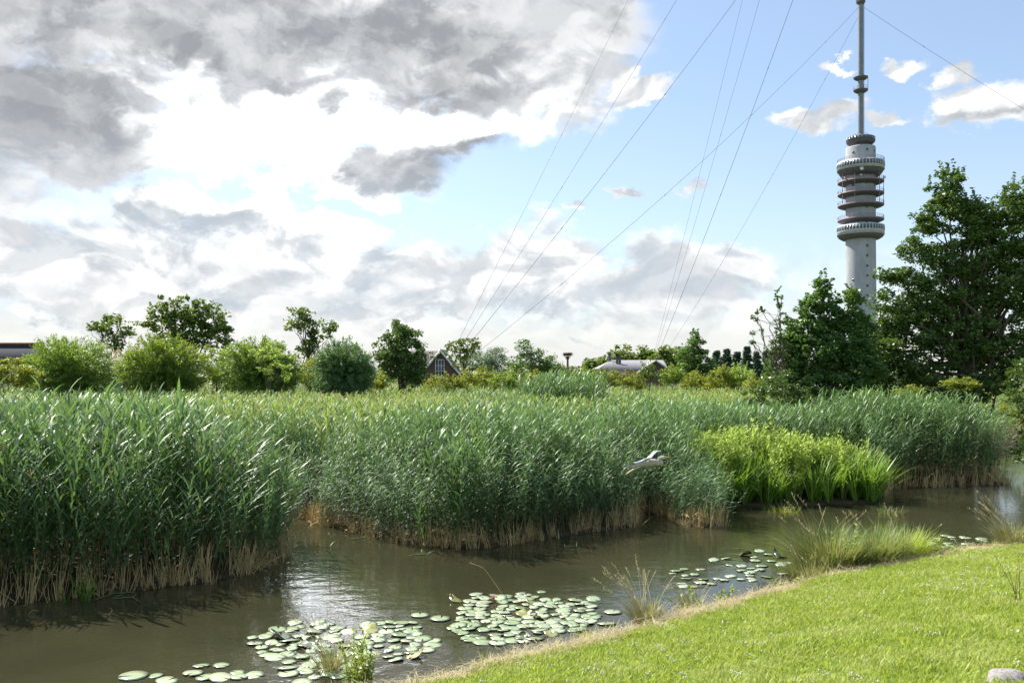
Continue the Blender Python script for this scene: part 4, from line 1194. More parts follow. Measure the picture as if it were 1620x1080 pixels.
for s in (-1, 1):
    mb = MB(); th = .2
    v = [(0, -.45, ap + .12), (s * (gw + ox), -.45, ev - ox * sl + .12), (s * (gw + ox), L_ + .4, ev - ox * sl + .12), (0, L_ + .4, ap + .12)]
    v += [(a, b, c - th) for a, b, c in v]
    mb.add(v, [(0, 1, 2, 3), (4, 7, 6, 5), (0, 4, 5, 1), (3, 2, 6, 7), (1, 5, 6, 2)])
    mb.build('roof', M['roof'], h)
    mb = MB()
    v = [(0, -.50, ap + .10), (s * (gw + ox), -.50, ev - ox * sl + .10), (s * (gw + ox), -.50, ev - ox * sl - .30), (0, -.50, ap - .30)]
    v2 = [(a, -.455, c) for a, b, c in v]
    mb.add(v + v2, [(0, 1, 2, 3), (4, 7, 6, 5), (3, 2, 6, 7), (0, 4, 5, 1)])
    mb.build('bargeboard', M['paint_w'], h)
def window(parent, cx, y, z0, z1, w, mull=1, trans=1):
    mb = MB(); t = .10
    mb.box((cx, y - .04, z1), (w + t, .09, t)); mb.box((cx, y - .04, z0), (w + t, .09, t))
    for s in (-1, 1): mb.box((cx + s * w / 2, y - .042, (z0 + z1) / 2), (t, .09, z1 - z0 - t))
    for k in range(mull): mb.box((cx - w / 2 + w * (k + 1) / (mull + 1), y - .045, (z0 + z1) / 2), (.07, .07, z1 - z0 - t))
    for k in range(trans): mb.box((cx, y - .049, z0 + (z1 - z0) * (k + 1) / (trans + 1)), (w - t, .06, .06))
    f = mb.build('window', M['paint_w'], parent)
    mb = MB(); mb.box((cx, y - .01, (z0 + z1) / 2), (w - .02, .03, z1 - z0 - .02)); mb.build('pane', M['glass'], f)
window(h, -.1, 0, ev - .9, ap - 1.35, 1.15, 2, 2)
# rear wing with its roof seen left of the gable
mb = MB(); prism_roof(mb, -5.5, -.2, 1.2, 6.6, ev + .3, ap - .05, .3); mb.build('roof', M['roof'], h)
mb = MB(); mb.box((-3.4, 3.9, ev / 2), (4.9, 4.8, ev + .3)); mb.build('wall', M['brick'], h)
mb = MB(); mb.box((-3.2, .4, 2.0), (.1, .06, 2.2), rz=0); mb.build('downpipe', M['paint_w'], h)

# low house with pale roof
D2 = 96.0
x0, x1 = (950 - CX) / F * D2, (1052 - CX) / F * D2
h = empty('low_house', ((x0 + x1) / 2, D2, .4), 'low house with a pale grey tiled roof, chimney pipes and dark gable', 'house')
zr = EYE + (HZ - 568.5) * D2 / F - .4; ze = EYE + (HZ - 583.5) * D2 / F - .4
w2 = (x1 - x0) / 2
mb = MB(); prism_roof(mb, -w2, w2, 0, 6.5, ze, zr, .35, .16, hipl=1.9, hipr=.0); mb.build('roof', M['roof_l'], h)
mb = MB(); mb.box((0, 3.25, ze / 2 - .35), (2 * w2 - .1, 6.4, ze + .4)); mb.build('wall', M['brick'], h)
# cross gable at the right end
g = MB(); gx = w2 - 1.3
g.add([(gx - 1.25, -1.6, -.4), (gx + 1.25, -1.6, -.4), (gx + 1.25, -1.6, ze - .1), (gx - 1.25, -1.6, ze - .1)], [(0, 1, 2, 3)])
g.add([(gx - 1.25, -1.6, ze - .1), (gx + 1.25, -1.6, ze - .1), (gx, -1.6, zr - .22)], [(0, 1, 2)])
g.add([(gx - 1.25, -1.6, -.4), (gx - 1.25, 1, -.4), (gx - 1.25, 1, ze - .1), (gx - 1.25, -1.6, ze - .1), (gx + 1.25, -1.6, -.4), (gx + 1.25, 1, -.4), (gx + 1.25, 1, ze - .1), (gx + 1.25, -1.6, ze - .1)], [(0, 3, 2, 1), (4, 5, 6, 7)])
g.build('gable_wall', M['brick'], h)
for s in (-1, 1):
    mb = MB(); v = [(gx, -1.95, zr - .08), (gx + s * 1.85, -1.95, ze - .35), (gx + s * 1.85, 3.0, ze - .35), (gx, 3.0, zr - .08)]
    v += [(a, b, c - .16) for a, b, c in v]
    mb.add(v, [(0, 1, 2, 3), (4, 7, 6, 5), (0, 4, 5, 1), (1, 5, 6, 2), (3, 2, 6, 7)]); mb.build('gable_roof', M['roof_l'], h)
for (px, hh, r) in ((969, 1.0, .16), (979, .75, .14), (983.5, .75, .14)):
    xx = (px - CX) / F * D2 - (x0 + x1) / 2
    yy = 1.7; zb = ze + (zr - ze) * (yy + .35) / 3.6
    if px == 969: yy, zb = 3.0, zr - .2
    mb = MB(); mb.tube([(xx, yy, zb - .15), (xx, yy, zb + hh * .8)], r, 10); mb.tube([(xx, yy, zb + hh * .8), (xx, yy, zb + hh)], r * 1.35, 10); mb.build('chimney', M['slab_dark'], h)
window(h, -1.5, 0.04, ze - 1.7, ze - .6, 1.4, 1, 0)
mb = MB(); mb.tube([(-w2 + .9, 3.2, zr), (-w2 + 1.2, 3.2, zr + .7), (-w2 + 1.7, 3.2, zr + .8), (-w2 + 2.0, 3.2, zr + .45)], .06, 6); mb.build('roof_vent', M['paint_w'], h)

# long dark roof at the far left
D3 = 78.0
h = empty('dark_roofed_house', ((-60 - CX) / F * D3, D3, .3), 'house with a long dark blue tiled roof and orange ridge at the left edge', 'house')
zr = EYE + (HZ - 543.5) * D3 / F - .3; ze = EYE + (HZ - 572) * D3 / F - .3; xr = (52 + 60) / F * D3
mb = MB(); prism_roof(mb, -9, xr, 0, 2.6, ze, zr, .3); mb.build('roof', M['roof_d'], h)
mb = MB(); mb.box((xr / 2 - 4.5, 1.3, ze / 2 - .3), (xr + 8.7, 2.5, ze + .2)); mb.build('wall', M['brick'], h)
mb = MB(); mb.tube([(-9.2, 1.3, zr + .03), (xr + .3, 1.3, zr + .03)], .13, 8); mb.build('ridge', M['ridge'], h)
window(h, xr - 2.0, 0.04, ze - 1.5, ze - .5, 1.2, 1, 0)

# blue-grey shed seen from its corner between the willows
D4 = 58.0
h = empty('garden_shed', ((189 - CX) / F * D4, D4, .3), 'blue-grey shed with white corner trim between two pollard willows', 'shed')
zt = EYE + (HZ - 583) * D4 / F - .3; wd = 1.6
mb = MB()
c0, cl, cr_, cb = (0, 0), (-wd, .9), (wd * .8, .7), (-.2, 2.2)
for a, b in ((c0, cl), (cr_, c0), (cl, cb), (cb, cr_)):
    hh = [zt - (.0 if q == c0 else -.32) for q in (a, b)]
    mb.add([(a[0], a[1], -.3), (b[0], b[1], -.3), (b[0], b[1], hh[1]), (a[0], a[1], hh[0])], [(0, 1, 2, 3)])
mb.build('wall', M['shed'], h)
mb = MB(); z1 = zt + .36; z0_ = zt + .03
top = [(c0[0], c0[1] - .15, z0_), (cl[0] - .15, cl[1], z1), (cb[0], cb[1] + .1, z1 + .75), (cr_[0] + .15, cr_[1], z1)]
mb.add(top + [(a, b, c - .07) for a, b, c in top], [(0, 3, 2, 1), (4, 5, 6, 7)]); mb.build('roof', M['moss_roof'], h)
mb = MB(); mb.tube([(0, -.05, -.3), (0, -.05, zt - .05)], .05, 6); mb.build('corner_trim', M['paint_w'], h)
for q in (cl, cr_):
    mb = MB(); mb.tube([(0, -.19, zt - .02), (q[0], q[1] - .1, zt + .30)], .06, 6); mb.build('eaves_trim', M['paint_w'], h)
# brown thatch heap between the two willows
crown_tree('bush', 'small rust-brown bush above the shed', 'bush', 66, 186, [(183, 563, 9, 10), (190, 572, 8, 8)], 'straw', .07, 3, 30, .25, 91, None, .05, shell=.3, limbs=4)

# stork nest on its pole
D5 = 100.0
h = empty('nest_pole', ((898 - CX) / F * D5, D5, .4), 'wooden pole carrying a broad stork nest against the sky', 'nest pole')
zt = EYE + (HZ - 557.5) * D5 / F - .4
mb = MB(); mb.tube([(0, 0, -.3), (.02, 0, zt * .5), (0, 0, zt - .4)], [.14, .12, .11], 8); mb.build('pole', M['bark'], h)
for a in range(6):
    b = a * math.pi / 3
    mb = MB(); mb.tube([(0, 0, zt - .9), (.42 * math.cos(b), .42 * math.sin(b), zt - .32)], .035, 5); mb.build('brace', M['bark'], h)
rnd = np.random.default_rng(9); mb = MB()
mb.lathe([(.05, zt - .34), (.40, zt - .32), (.50, zt - .16), (.47, zt - .04), (.30, zt - .07), (.05, zt - .1)], n=20)
for k in range(170):
    a = rnd.uniform(0, 6.28); r = rnd.uniform(.35, .50); z = zt - rnd.uniform(.03, .34)
    b = a + math.pi / 2 + rnd.normal(0, .5); l = rnd.uniform(.12, .3)
    p = np.array([r * math.cos(a), r * math.sin(a), z]); v = np.array([math.cos(b), math.sin(b), rnd.normal(0, .2)])
    mb.tube([p - v * l, p + v * l], .010, 3, cap=False)
mb.build('nest', M['twig'], h)

# ------------------------------------------------------------------ flying heron
HB = 15.5
def hp(px, py, dy=0.0):
    c = W(1025, 730, HB); q = W(px, py, HB)
    return np.array([q[0] - c[0], dy, q[2] - c[2]])
mb = MB()
# trunk, folded neck, head as one sweep
mb.tube([hp(1008, 735.5), hp(1013, 734.5), hp(1020, 733), hp(1028, 731.5), hp(1036, 731), hp(1042, 732), hp(1045.5, 733.2)], [.014, .034, .054, .064, .060, .044, .018], 12, 2, .5)
mb.tube([hp(1036, 730), hp(1042, 732.5), hp(1046, 732.6), hp(1047.2, 730), hp(1044, 727.3), hp(1042.8, 725.3), hp(1046, 723.8), hp(1050, 723.6), hp(1054, 723.4)], [.045, .045, .036, .028, .024, .024, .026, .032, .022], 10, 2, .5)
mb.tube([hp(1053, 723.3), hp(1057, 722.9), hp(1064, 722.2)], [.018, .012, .002], 6, 4, .5)
mb.tube([hp(1047, 722.2), hp(1051, 721.6), hp(1055, 722.2)], [.004, .016, .004], 6, 1, .5)      # black crown stripe
mb.tube([hp(1048, 722.6), hp(1043, 721.8), hp(1039, 722.3)], [.007, .005, .001], 4, 1, .5)      # head plume
for s in (-1, 1):
    mb.tube([hp(1051.5, 722.9) + [0, s * .024, 0], hp(1052.3, 722.8) + [0, s * .030, 0]], [.006, .004], 6, 1, .5)   # eye
    # legs trailing, toes stretched back
    mb.tube([hp(1014, 736, s * .03), hp(1008, 738.8, s * .04), hp(1001, 742.8, s * .03)], [.034, .018, .011], 8, 2 if s < 0 else 3, .5)
    mb.tube([hp(1001.5, 742.6, s * .03), hp(996, 745.8, s * .025), hp(993, 748, s * .02)], [.012, .010, .009], 6, 3, .5)
    for q, dq in ((-.6, 0), (0, .02), (.6, .01)):
        mb.tube([hp(993, 748, s * .02), hp(990.4, 749.6 + q, s * .02 + q * .05)], [.007, .003], 4, 3, .5)
# tail
v = [hp(1010, 733.2, -.05), hp(1010, 733.4, .05), hp(1000, 737.2, .07), hp(1000, 737.0, -.07)]
v += [a - np.array([0, 0, .012]) for a in v]
mb.add(v, [(0, 1, 2, 3), (4, 7, 6, 5), (0, 4, 5, 1), (1, 5, 6, 2), (2, 6, 7, 3), (3, 7, 4, 0)], 0)
def wing(centers, chords, thick, um):
    n = len(centers)
    k = 10
    rows = []
    for c, ch, th in zip(centers, chords, thick):
        c, ch = np.array(c, float), np.array(ch, float)
        for j in range(k):          # section: leading edge to trailing edge, arched
            t = j / (k - 1)
            rows.append(c + ch * (t - .25) + np.array([0, 0, math.sin(math.pi * min(1, t * 1.15)) * .035 + th * (1 - t)]))
        for j in range(k - 1, -1, -1):
            t = j / (k - 1)
            rows.append(c + ch * (t - .25) + np.array([0, 0, math.sin(math.pi * min(1, t * 1.15)) * .035 - th * .3]))
    m = 2 * k
    top, und = [], []
    for i in range(n - 1):
        for j in range(m - 1):
            f = (i * m + j, i * m + j + 1, (i + 1) * m + j + 1, (i + 1) * m + j)
            (top if j < k - 1 else und).append(f)
    mb.add(rows, top, 0); mb.add(rows, und, um)
    # slotted primaries
    c, ch = np.array(centers[-1], float), np.array(chords[-1], float)
    d = (c - np.array(centers[-2], float)); d /= np.linalg.norm(d)
    for q in range(5):
        a = c + ch * (q * .2 - .2)
        L2 = .17 - .02 * q
        e = a + d * L2 + ch * .12 * q
        w = ch * .10
        vv = [a - w, a + w, e + w * .35, e - w * .35]; vv += [x - np.array([0, 0, .006]) for x in vv]
        mb.add(vv, [(0, 1, 2, 3), (4, 7, 6, 5), (0, 4, 5, 1), (1, 5, 6, 2), (2, 6, 7, 3), (3, 7, 4, 0)], 0 if q else 1)
wing([hp(1026, 729, -.04), hp(1020, 726.5, -.20), hp(1012, 726.6, -.38), hp(1003, 728.6, -.52), hp(994, 728.2, -.66)],
     [(-.18, -.10, -.10), (-.20, -.13, -.11), (-.20, -.13, -.10), (-.18, -.10, -.08), (-.12, -.06, -.04)], [.025, .02, .016, .012, .008], 0)
wing([hp(1027, 728.5, .04), hp(1034, 724.6, .24), hp(1042, 721.2, .44), hp(1050, 720.2, .60), hp(1056, 720.8, .72)],
     [(-.20, -.10, -.08), (-.20, -.12, -.08), (-.18, -.11, -.07), (-.14, -.08, -.05), (-.08, -.04, -.02)], [.025, .02, .016, .012, .008], 1)  # dark underside on the far wing only: its shade put into the colour
o = mb.build('heron', [M['h_grey'], M['h_dark'], M['h_cream'], M['h_leg'], M['h_beak']], smooth=True)
o.location = W(1025, 730, HB)
tag(o, 'grey heron flying low before the reeds with its legs trailing', 'heron')

# ------------------------------------------------------------------ water lilies
def pad_mesh(rnd, curl=0.0):
    mb = MB(); n = 22
    a = np.linspace(.16, 2 * math.pi - .16, n)
    rim = []; low = []
    for i, t in enumerate(a):
        r = 1 + .03 * math.sin(5 * t + rnd.uniform(0, 6)) 
        z = .012 + .012 * math.sin(3 * t + curl) + curl * max(0, math.cos(t - 2.2)) ** 2 * .55
        rim.append((r * math.cos(t), r * math.sin(t), z)); low.append((r * math.cos(t) * .985, r * math.sin(t) * .985, z - .013))
    mid = [(p[0] * .55, p[1] * .55, .018 + .3 * (p[2] - .012)) for p in rim]
    v = [(0.02, 0, .012)] + mid + rim + low
    mb.add(v, [(0, 1 + i, 2 + i) for i in range(n - 1)])
    mb.add(v, [(1 + i, 1 + n + i, 2 + n + i, 2 + i) for i in range(n - 1)] + [(1 + n + i, 1 + 2 * n + i, 2 + 2 * n + i, 2 + n + i) for i in range(n - 1)])
    return mb
PADS = [pad_mesh(random.Random(i)).build('lily_pad', M['pad'], smooth=True) for i in range(4)]
PADC = [pad_mesh(random.Random(9 + i), .8 + .4 * i).build('lily_pad', M['pad_y' if i < 2 else 'pad_d'], smooth=True) for i in range(3)]
used = set(); spots = []
def put_pad(src, px, py, r, label, group, rnd, tilt=.07):
    x, y, _ = on_water(px, py)
    if sdf([(x, y)], NEAR)[0] > -.05: return False
    for (a, b, c) in spots:
        if (a - x) ** 2 + (b - y) ** 2 < (.66 * (c + r)) ** 2: return False
    spots.append((x, y, r))
    o = src if src.name not in used else src.copy()
    if src.name not in used: used.add(src.name)
    else: S.collection.objects.link(o)
    o.location = (x, y, .004 + rnd.random() * .012); o.rotation_euler = (rnd.gauss(0, tilt), rnd.gauss(0, tilt), rnd.uniform(0, 6.28)); o.scale = (r, r, r)
    tag(o, label, 'lily pad', group); return True
rl = random.Random(4)
# curled and yellowing ones first, each with its own words
for (px, py, r, k, lab) in ((842, 953, .13, 0, 'curled olive lily pad standing up at the far side of the big raft'), (828, 972, .12, 1, 'curled yellow lily pad in the middle of the big raft'),
                            (855, 980, .11, 1, 'half-folded olive lily pad right of the raft centre'), (587, 998, .13, 0, 'yellow curled lily pad beside the leafy weed'),
                            (872, 1004, .11, 0, 'bright yellow lily pad near the mown bank'), (824, 1010, .10, 2, 'dark curled lily pad close to the bank below the big raft'), (655, 1038, .13, 0, 'olive curled lily pad in the glare near the bank'),
                            (722, 950, .12, 1, 'orange-yellow lily pad at the left tip of the big raft'), (445, 1008, .16, 2, 'dark brown curled lily pad at the left end of the near raft'),
                            (485, 1022, .14, 2, 'dark upturned lily pad in the near raft'), (1178, 878, .14, 2, 'dark upturned lily pad by the rush clump'), (1235, 880, .16, 2, 'dark leaf lump left of the rush clump')):
    put_pad(PADC[k], px, py, r, lab, None, rl, .12)
for (px, py, r, lab) in ((857, 936, .085, 'small lone lily pad beyond the big raft'), (970, 968, .14, 'lone round lily pad right of the big raft'), (665, 973, .14, 'lone round lily pad left of the big raft'),
                         (211, 1069, .17, 'leftmost lily pad floating alone near the lower left'), (697, 979, .15, 'wide lily pad at the left corner of the big raft')):
    put_pad(PADS[0], px, py, r, lab, None, rl, .01)
def raft(n, poly, label, group, rr=(.07, .145)):
    k = 0
    poly = np.array(poly, float); lo, hi = poly.min(0), poly.max(0)
    tries = 0
    cx, cy = poly.mean(0)
    while k < n and tries < n * 60:
        tries += 1
        p = (rl.uniform(lo[0], hi[0]), rl.uniform(lo[1], hi[1]))
        if sdf([p], poly)[0] < 0: continue
        r = rl.uniform(*rr); f = (r - rr[0]) / (rr[1] - rr[0])
        size = 'small' if f < .33 else 'large' if f > .67 else 'medium'
        w_, h_ = (hi - lo) / 2
        u, v = (p[0] - lo[0]) / (hi[0] - lo[0]), (p[1] - lo[1]) / (hi[1] - lo[1])
        hz_ = ['left end', 'left part', 'left of centre', 'centre', 'right of centre', 'right part', 'right end'][min(6, int(u * 7))]
        vt = ['far edge', 'farther half', 'nearer half', 'near edge'][min(3, int(v * 4))]
        if put_pad(PADS[rl.randrange(4)], p[0], p[1], r, f'{size} {label}, {hz_}, {vt}', group, rl): k += 1
    return k
raft(132, [(750, 940), (835, 938), (855, 948), (940, 948), (935, 968), (970, 985), (900, 1000), (835, 1018), (760, 1022), (735, 1005), (705, 995), (730, 965)], 'pale lily pad of the big raft', 'pads of the big raft')
raft(36, [(575, 985), (650, 980), (670, 1000), (695, 1018), (650, 1045), (590, 1040), (560, 1010)], 'pale lily pad right of the leafy weed', 'pads of the small raft')
raft(64, [(425, 1000), (470, 978), (520, 985), (570, 1010), (580, 1060), (470, 1085), (440, 1050), (385, 1012)], 'pale lily pad left of the leafy weed', 'pads of the near left raft')
raft(11, [(235, 1066), (310, 1050), (400, 1052), (405, 1068), (380, 1090), (250, 1090)], 'pale lily pad along the bottom edge', 'pads along the bottom edge')
raft(38, [(1060, 905), (1120, 885), (1200, 870), (1250, 880), (1250, 905), (1150, 930), (1080, 935)], 'pale lily pad left of the rushes', 'pads left of the rushes', (.07, .13))
raft(16, [(1455, 852), (1500, 846), (1560, 850), (1570, 862), (1480, 870)], 'pale lily pad right of the rushes', 'pads right of the rushes', (.07, .13))
print('pads', len(spots))
# water lily bud
x, y, _ = on_water(780, 951)
mb = MB()
for k in range(11):
    a = k * 2.4; 
    blade(mb, (.01 * math.cos(a), .01 * math.sin(a), .03), a, 1.15 - .04 * k, .075, .03, -.5, 0, .5, 3)
o = mb.build('water_lily_flower', M['pink']); o.location = (x, y, .0); tag(o, 'small pink water lily flower at the top of the big raft', 'flower')

# ------------------------------------------------------------------ plants on the near bank
def seed_head(mb, p, dirv, l, rnd, mi=0):
    for k in range(12):
        t = k / 12
        blade(mb, p + dirv * l * t, rnd.uniform(0, 6.28), rnd.uniform(.6, 1.3), l * .22, .007, .4, mi, rnd.random(), 2)

def tuft(name, label, cat, px, py, hgt, n, spread, mt, seed, dead=.0, heads=4, lean=(0, 0), group=None, z=None, wide=.009, heads_h=1.35):
    rnd = random.Random(seed)
    d = F * (EYE - .12) / (py - HZ); x = (px - CX) / F * d
    zz = float(ground_z([(x, d)])[0]); zz = max(zz, -.05)
    root = empty(name, (x, d, zz), label, cat, group)
    mb = MB()
    for k in range(n):
        a = rnd.uniform(0, 6.28); r = rnd.random() ** .6 * spread
        az = math.atan2(math.sin(a) + lean[1] * 2, math.cos(a) + lean[0] * 2)
        blade(mb, (r * math.cos(a), r * math.sin(a), -.03), az, rnd.uniform(.95, 1.5), hgt * rnd.uniform(.5, 1.1), wide * rnd.uniform(.7, 1.3), rnd.uniform(.1, 1.3), 1 if rnd.random() < dead else 0, rnd.random(), 5)
    mb.build('leaves', [M[mt], M['hay']], root)
    if heads:
        mb = MB()
        for k in range(heads):
            a = rnd.uniform(0, 6.28); az = math.atan2(math.sin(a) + lean[1] * 3, math.cos(a) + lean[0] * 3)
            e = rnd.uniform(1.0, 1.4); L_ = hgt * heads_h * rnd.uniform(.8, 1.15)
            p = np.array([rnd.uniform(-1, 1) * spread * .6, rnd.uniform(-1, 1) * spread * .6, 0]); pts = [p.copy()]
            for q in range(7):
                p = p + L_ / 7 * np.array([math.cos(az) * math.cos(e), math.sin(az) * math.cos(e), math.sin(e)]); e -= .09; pts.append(p.copy())
            mb.tube(pts, np.linspace(.0040, .002, 8), 3, 0, rnd.random(), cap=False)
            v = pts[-1] - pts[-2]; v /= np.linalg.norm(v)
            seed_head(mb, pts[-2], v, L_ * .18, rnd)
        mb.build('seed_stalks', [M['hay']], root)
    return root
GT = 'grass tufts along the near bank'
tuft('grass_tuft', 'dry grass tuft with bent seed stalks standing by the canal centre', 'grass tuft', 1022, 978, .50, 420, .17, 'rush', 1, .5, 26, (-.25, .1), GT, heads_h=1.75)
tuft('grass_tuft', 'thin dry stalks at the left end of the lily glare', 'grass tuft', 522, 1042, .45, 200, .12, 'rush', 2, .5, 18, (-.2, 0), GT, heads_h=1.9)
tuft('grass_tuft', 'small green tuft at the bank below the big raft', 'grass tuft', 928, 1000, .22, 90, .10, 'weed', 3, .1, 2, (0, 0), GT)
tuft('grass_tuft', 'low green tuft at the bank under the right half of the raft', 'grass tuft', 770, 1032, .20, 90, .12, 'weed', 4, .15, 2, (0, 0), GT)
tuft('grass_tuft', 'straw-coloured tuft with arching stalks left of the weeds at the right', 'grass tuft', 1095, 955, .42, 260, .18, 'rush', 5, .6, 20, (-.1, .0), GT)
tuft('grass_tuft', 'dry seed-headed tuft at the right edge of the photo', 'grass tuft', 1598, 862, .65, 420, .28, 'rush', 6, .45, 24, (-.35, 0), GT, heads_h=1.6)
tuft('grass_tuft', 'low green weeds right of the rush clump', 'grass tuft', 1520, 868, .22, 110, .35, 'weed', 7, .2, 5, (0, 0), GT)
tuft('grass_tuft', 'low mixed tuft between the rush clump and the bank', 'grass tuft', 1225, 915, .22, 120, .30, 'weed', 8, .4, 8, (0, 0), GT)
tuft('grass_tuft', 'green tuft right under the tallest seed stalks at the right', 'grass tuft', 1575, 862, .28, 120, .25, 'weed', 9, .1, 3, (0, 0), GT)
GR = 'rush clumps in the shallows'
tuft('rush_clump', 'bushy yellow-green rush clump left of the yellow weed', 'rushes', 1310, 893, 1.02, 1300, .44, 'rush', 11,   .12, 16, (-.12, 0), GR, wide=.014)
tuft('rush_clump', 'fine greyer rush clump right of the yellow weed', 'rushes', 1382, 884, .92, 1200, .44, 'rush', 12, .05, 9, (0.02, 0), GR, wide=.014)
tuft('rush_clump', 'rounded green rush clump at the right end of the rushes', 'rushes', 1432, 876, .78, 1000, .38, 'weed', 13, .06, 5, (.12, 0), GR, wide=.014)
tuft('rush_clump', 'low leaning rush clump at the left foot of the rushes', 'rushes', 1278, 905, .55, 800, .34, 'rush', 14, .3, 10, (-.2, 0), GR)

def weed(name, label, px, py, h, nst, seed, mt='weed', stem='stalk', lean=.15, leafn=18, ll=.09, lw=.03, spread=.10, cat='plant', group=None):
    rnd = random.Random(seed)
    d = F * (EYE - .12) / (py - HZ); x = (px - CX) / F * d
    zz = max(float(ground_z([(x, d)])[0]), -.05)
    root = empty(name, (x, d, zz), label, cat, group)
    st = MB(); lf = MB()
    for k in range(nst):
        a = rnd.uniform(0, 6.28); le = abs(rnd.gauss(0, lean)); l = h * rnd.uniform(.6, 1.05)
        p0 = np.array([rnd.uniform(-1, 1) * spread, rnd.uniform(-1, 1) * spread, -.03])
        v = np.array([math.cos(a) * math.sin(le), math.sin(a) * math.sin(le), math.cos(le)])
        pts = [p0 + v * l * t + np.array([0, 0, -.0]) + np.array([math.cos(a), math.sin(a), 0]) * .12 * l * t * t for t in np.linspace(0, 1, 6)]
        st.tube(pts, np.linspace(.005, .002, 6), 4, 0, rnd.random(), cap=False)
        for q in range(leafn):
            t = rnd.uniform(.15, 1.0); i = int(t * 4.99); p = pts[i] + (pts[i + 1] - pts[i]) * (t * 5 - i if t * 5 - i < 1 else 1)
            blade(lf, p, rnd.uniform(0, 6.28), rnd.uniform(.1, 1.1), ll * rnd.uniform(.6, 1.3) * (1.2 - .5 * t), lw * rnd.uniform(.7, 1.2), rnd.uniform(.3, 1.4), 0, rnd.random(), 3)
    st.build('stems', M[stem], root); lf.build('leaves', M[mt], root)
    return root
weed('tall_weed', 'tall yellow-green weed standing up in the rush clump', 1340, 896, .98, 9, 1, 'froth', leafn=46, ll=.075, lw=.028, lean=.10)
weed('willowherb', 'leafy green weed on the bank between the two lily rafts', 572, 1068, .70, 18, 2, leafn=34, ll=.10, lw=.022, lean=.22, spread=.13)
weed('nettle', 'pale-leaved weed leaning over the water left of the bright glare', 1092, 955, .55, 5, 3, 'weed', leafn=12, ll=.09, lw=.035, lean=.35)
weed('nettle', 'leafy weed on the cut grass in front of the bright glare', 1148, 942, .38, 9, 4, 'weed', leafn=18, ll=.08, lw=.03, lean=.3)
weed('bramble', 'broad-leaved yellow-green creeper at the foot of the rushes', 1484, 880, .34, 8, 5, 'froth', leafn=14, ll=.09, lw=.045, lean=.6, spread=.3)
weed('sapling', 'red-stemmed sapling with yellow leaves over the stone at the right', 1611, 1052, .62, 5, 6, 'froth', 'red_stalk', leafn=13, ll=.07, lw=.015, lean=.12, spread=.03)
weed('seedling', 'small leafy weed at the foot of the rushes on the bank edge', 1265, 925, .2, 7, 7, 'weed', leafn=12, ll=.07, lw=.03, lean=.4)

def stalk(name, label, pts_px, py0, r, mt='straw', head=True, seed=0, lvs=0, group=None, cat='stalk'):
    """a single stem rising from the water; its outline is given by photo pixels at its own distance"""
    rnd = random.Random(seed)
    d = F * EYE / (py0 - HZ)
    P = [np.array(W(px, py, d + dd)) for px, py, dd in pts_px]
    mb = MB(); base = P[0].copy(); P = [p - base for p in P]
    t = np.linspace(0, len(P) - 1, 14); PP = [np.array([np.interp(q, range(len(P)), [p[i] for p in P]) for i in range(3)]) for q in t]
    PP = [PP[0]] + [(PP[i - 1] + PP[i] * 2 + PP[i + 1]) / 4 for i in range(1, 13)] + [PP[-1]]
    mb.tube(PP, np.linspace(r, r * .45, 14), 4, 0, .6, cap=False)
    if head:
        v = PP[-1] - PP[-2]; v /= np.linalg.norm(v); seed_head(mb, PP[-2], v, .07, rnd)
    for k in range(lvs):
        i = 4 + k % 9; blade(mb, PP[i], rnd.uniform(0, 6.28), rnd.uniform(.4, 1.1), .16, .013, .8, 1, rnd.random(), 3)
    o = mb.build(name, [M[mt], M['reed']]); o.location = base
    return tag(o, label, cat, group)
stalk('reed_stalk', 'single straw stalk arching over the big lily raft', [(794, 938, 0), (778, 915, 0), (765, 897, 0), (743, 890, 0)], 938, .005)
stalk('reed_stalk', 'short stub leaning out beside the orange lily pad', [(722, 951, 0), (713, 942, 0), (706, 938, 0)], 951, .005, head=False)
stalk('reed_stalk', 'slender green reed growing alone in the open channel', [(521, 905, 0), (522, 880, 0), (521, 840, 0)], 905, .004, 'stalk', False, 3, 12)
stalk('reed_stalk', 'broken straw reed lying flat out from the corner of the left bed', [(392, 905, 0), (415, 893, 0), (450, 877, 0)], 905, .008, head=False)
stalk('reed_stalk', 'thin straw reed crossing low at the corner of the left bed', [(390, 880, 0), (405, 895, 0), (425, 905, 0)], 908, .005, head=False)
stalk('reed_stalk', 'long pale stalk leaning left at the right edge of the canal', [(1605, 800, 0), (1585, 770, 0), (1563, 748, 0)], 860, .005)
stalk('reed_stalk', 'bent straw loop in the water before the left reed bed', [(42, 975, 0), (52, 964, 0), (62, 966, 0)], 972, .004, head=False)
stalk('reed_stalk', 'small white bent stalk floating left of mid canal', [(172, 972, 0), (178, 965, 0), (174, 960, 0)], 975, .004, head=False)
def floating(label, pts, r=.010, mt='reed_stem', lv=4, seed=0):
    rnd = random.Random(seed)
    P = [np.array(on_water(px, py, .01)) for px, py in pts]; b = P[0].copy(); P = [p - b for p in P]
    mb = MB(); mb.tube(P, r, 4, 0, .6)
    for k in range(lv): blade(mb, P[k % len(P)], rnd.uniform(0, 6.28), rnd.uniform(0, .5), .22, .02, .4, 1, rnd.random(), 3)
    o = mb.build('floating_reed', [M[mt], M['reed']]); o.location = b
    tag(o, label, 'reed', 'broken reeds floating by the beds')
floating('broken reed floating in front of the left bed', [(150, 948), (180, 938), (212, 936)])
floating('bent broken reed on the water near the left bed corner', [(180, 946), (210, 944), (222, 952)], seed=1)
floating('short green floating reed before the middle bed', [(655, 877), (675, 876)], seed=2)
floating('floating reed by the right part of the middle bed', [(893, 865), (912, 864)], seed=3)
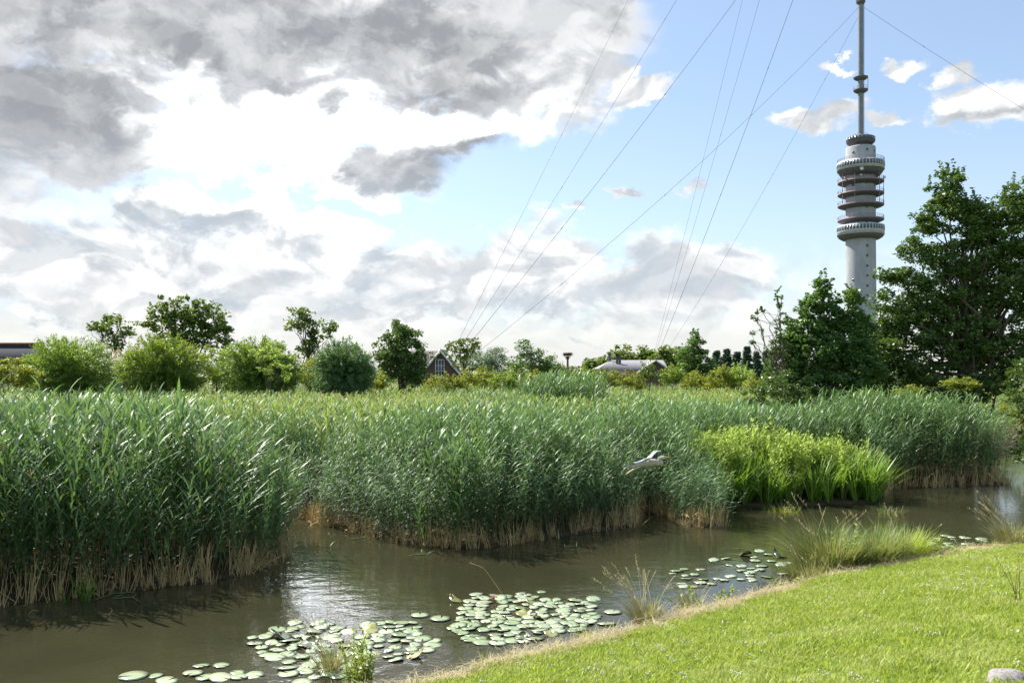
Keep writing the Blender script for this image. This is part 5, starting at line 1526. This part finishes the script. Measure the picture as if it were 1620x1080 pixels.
floating('floating reed in the mouth of the side channel', [(555, 853), (575, 850)], lv=6, seed=4)
# bright iris fans at the foot of the left bed
def fan(px, py, h, n, seed, lab, mt='iris'):
    rnd = random.Random(seed); x, y, _ = on_water(px, py); mb = MB()
    for k in range(n):
        a = rnd.uniform(-.5, .5) + (0 if rnd.random() < .6 else math.pi)
        blade(mb, (rnd.uniform(-.08, .08), rnd.uniform(-.05, .05), -.03), a, rnd.uniform(.95, 1.5), h * rnd.uniform(.6, 1.1), .028, rnd.uniform(0, .4), 0, rnd.random(), 5)
    o = mb.build('iris_fan', M[mt]); o.location = (x, y, 0); tag(o, lab, 'iris', 'irises at the foot of the left bed')
fan(135, 950, .62, 17, 1, 'bright green iris fan standing wide at the foot of the left reeds')
fan(103, 952, .45, 9, 2, 'narrow iris tuft just left of the wide bright fan')
# green wiry plants at the base of the irises on the far bank
tuft('grass_tuft', 'mossy green tuft on the waterline below the irises', 'grass tuft', 1235, 800, .3, 120, .45, 'weed', 31, .1, 0)
tuft('grass_tuft', 'low mossy fringe at the right end of the irises', 'grass tuft', 1400, 803, .3, 120, .5, 'rush', 32, .1, 0)

# ------------------------------------------------------------------ stone
rnd = np.random.default_rng(3)
d = 6.9; x = (1592 - CX) / F * d; zz = float(ground_z([(x, d)])[0])
mb = MB(); k = 20; n = 12; vs = []
for i in range(n + 1):
    th = math.pi * i / n
    for j in range(k):
        ph = 2 * math.pi * j / k
        v = np.array([math.sin(th) * math.cos(ph), math.sin(th) * math.sin(ph), math.cos(th)])
        r = 1 + .12 * math.sin(3 * v[0] + 2 * v[1]) + .08 * math.sin(5 * v[2] + 4 * v[0])
        vs.append(v * r * np.array([.17, .14, .11]))
mb.add(vs, [(i * k + j, i * k + (j + 1) % k, (i + 1) * k + (j + 1) % k, (i + 1) * k + j) for i in range(n) for j in range(k)])
o = mb.build('stone', M['stone'], smooth=True); o.location = (x, d, zz - .01)
tag(o, 'pale granite stone lying in the lawn at the bottom right corner', 'stone')
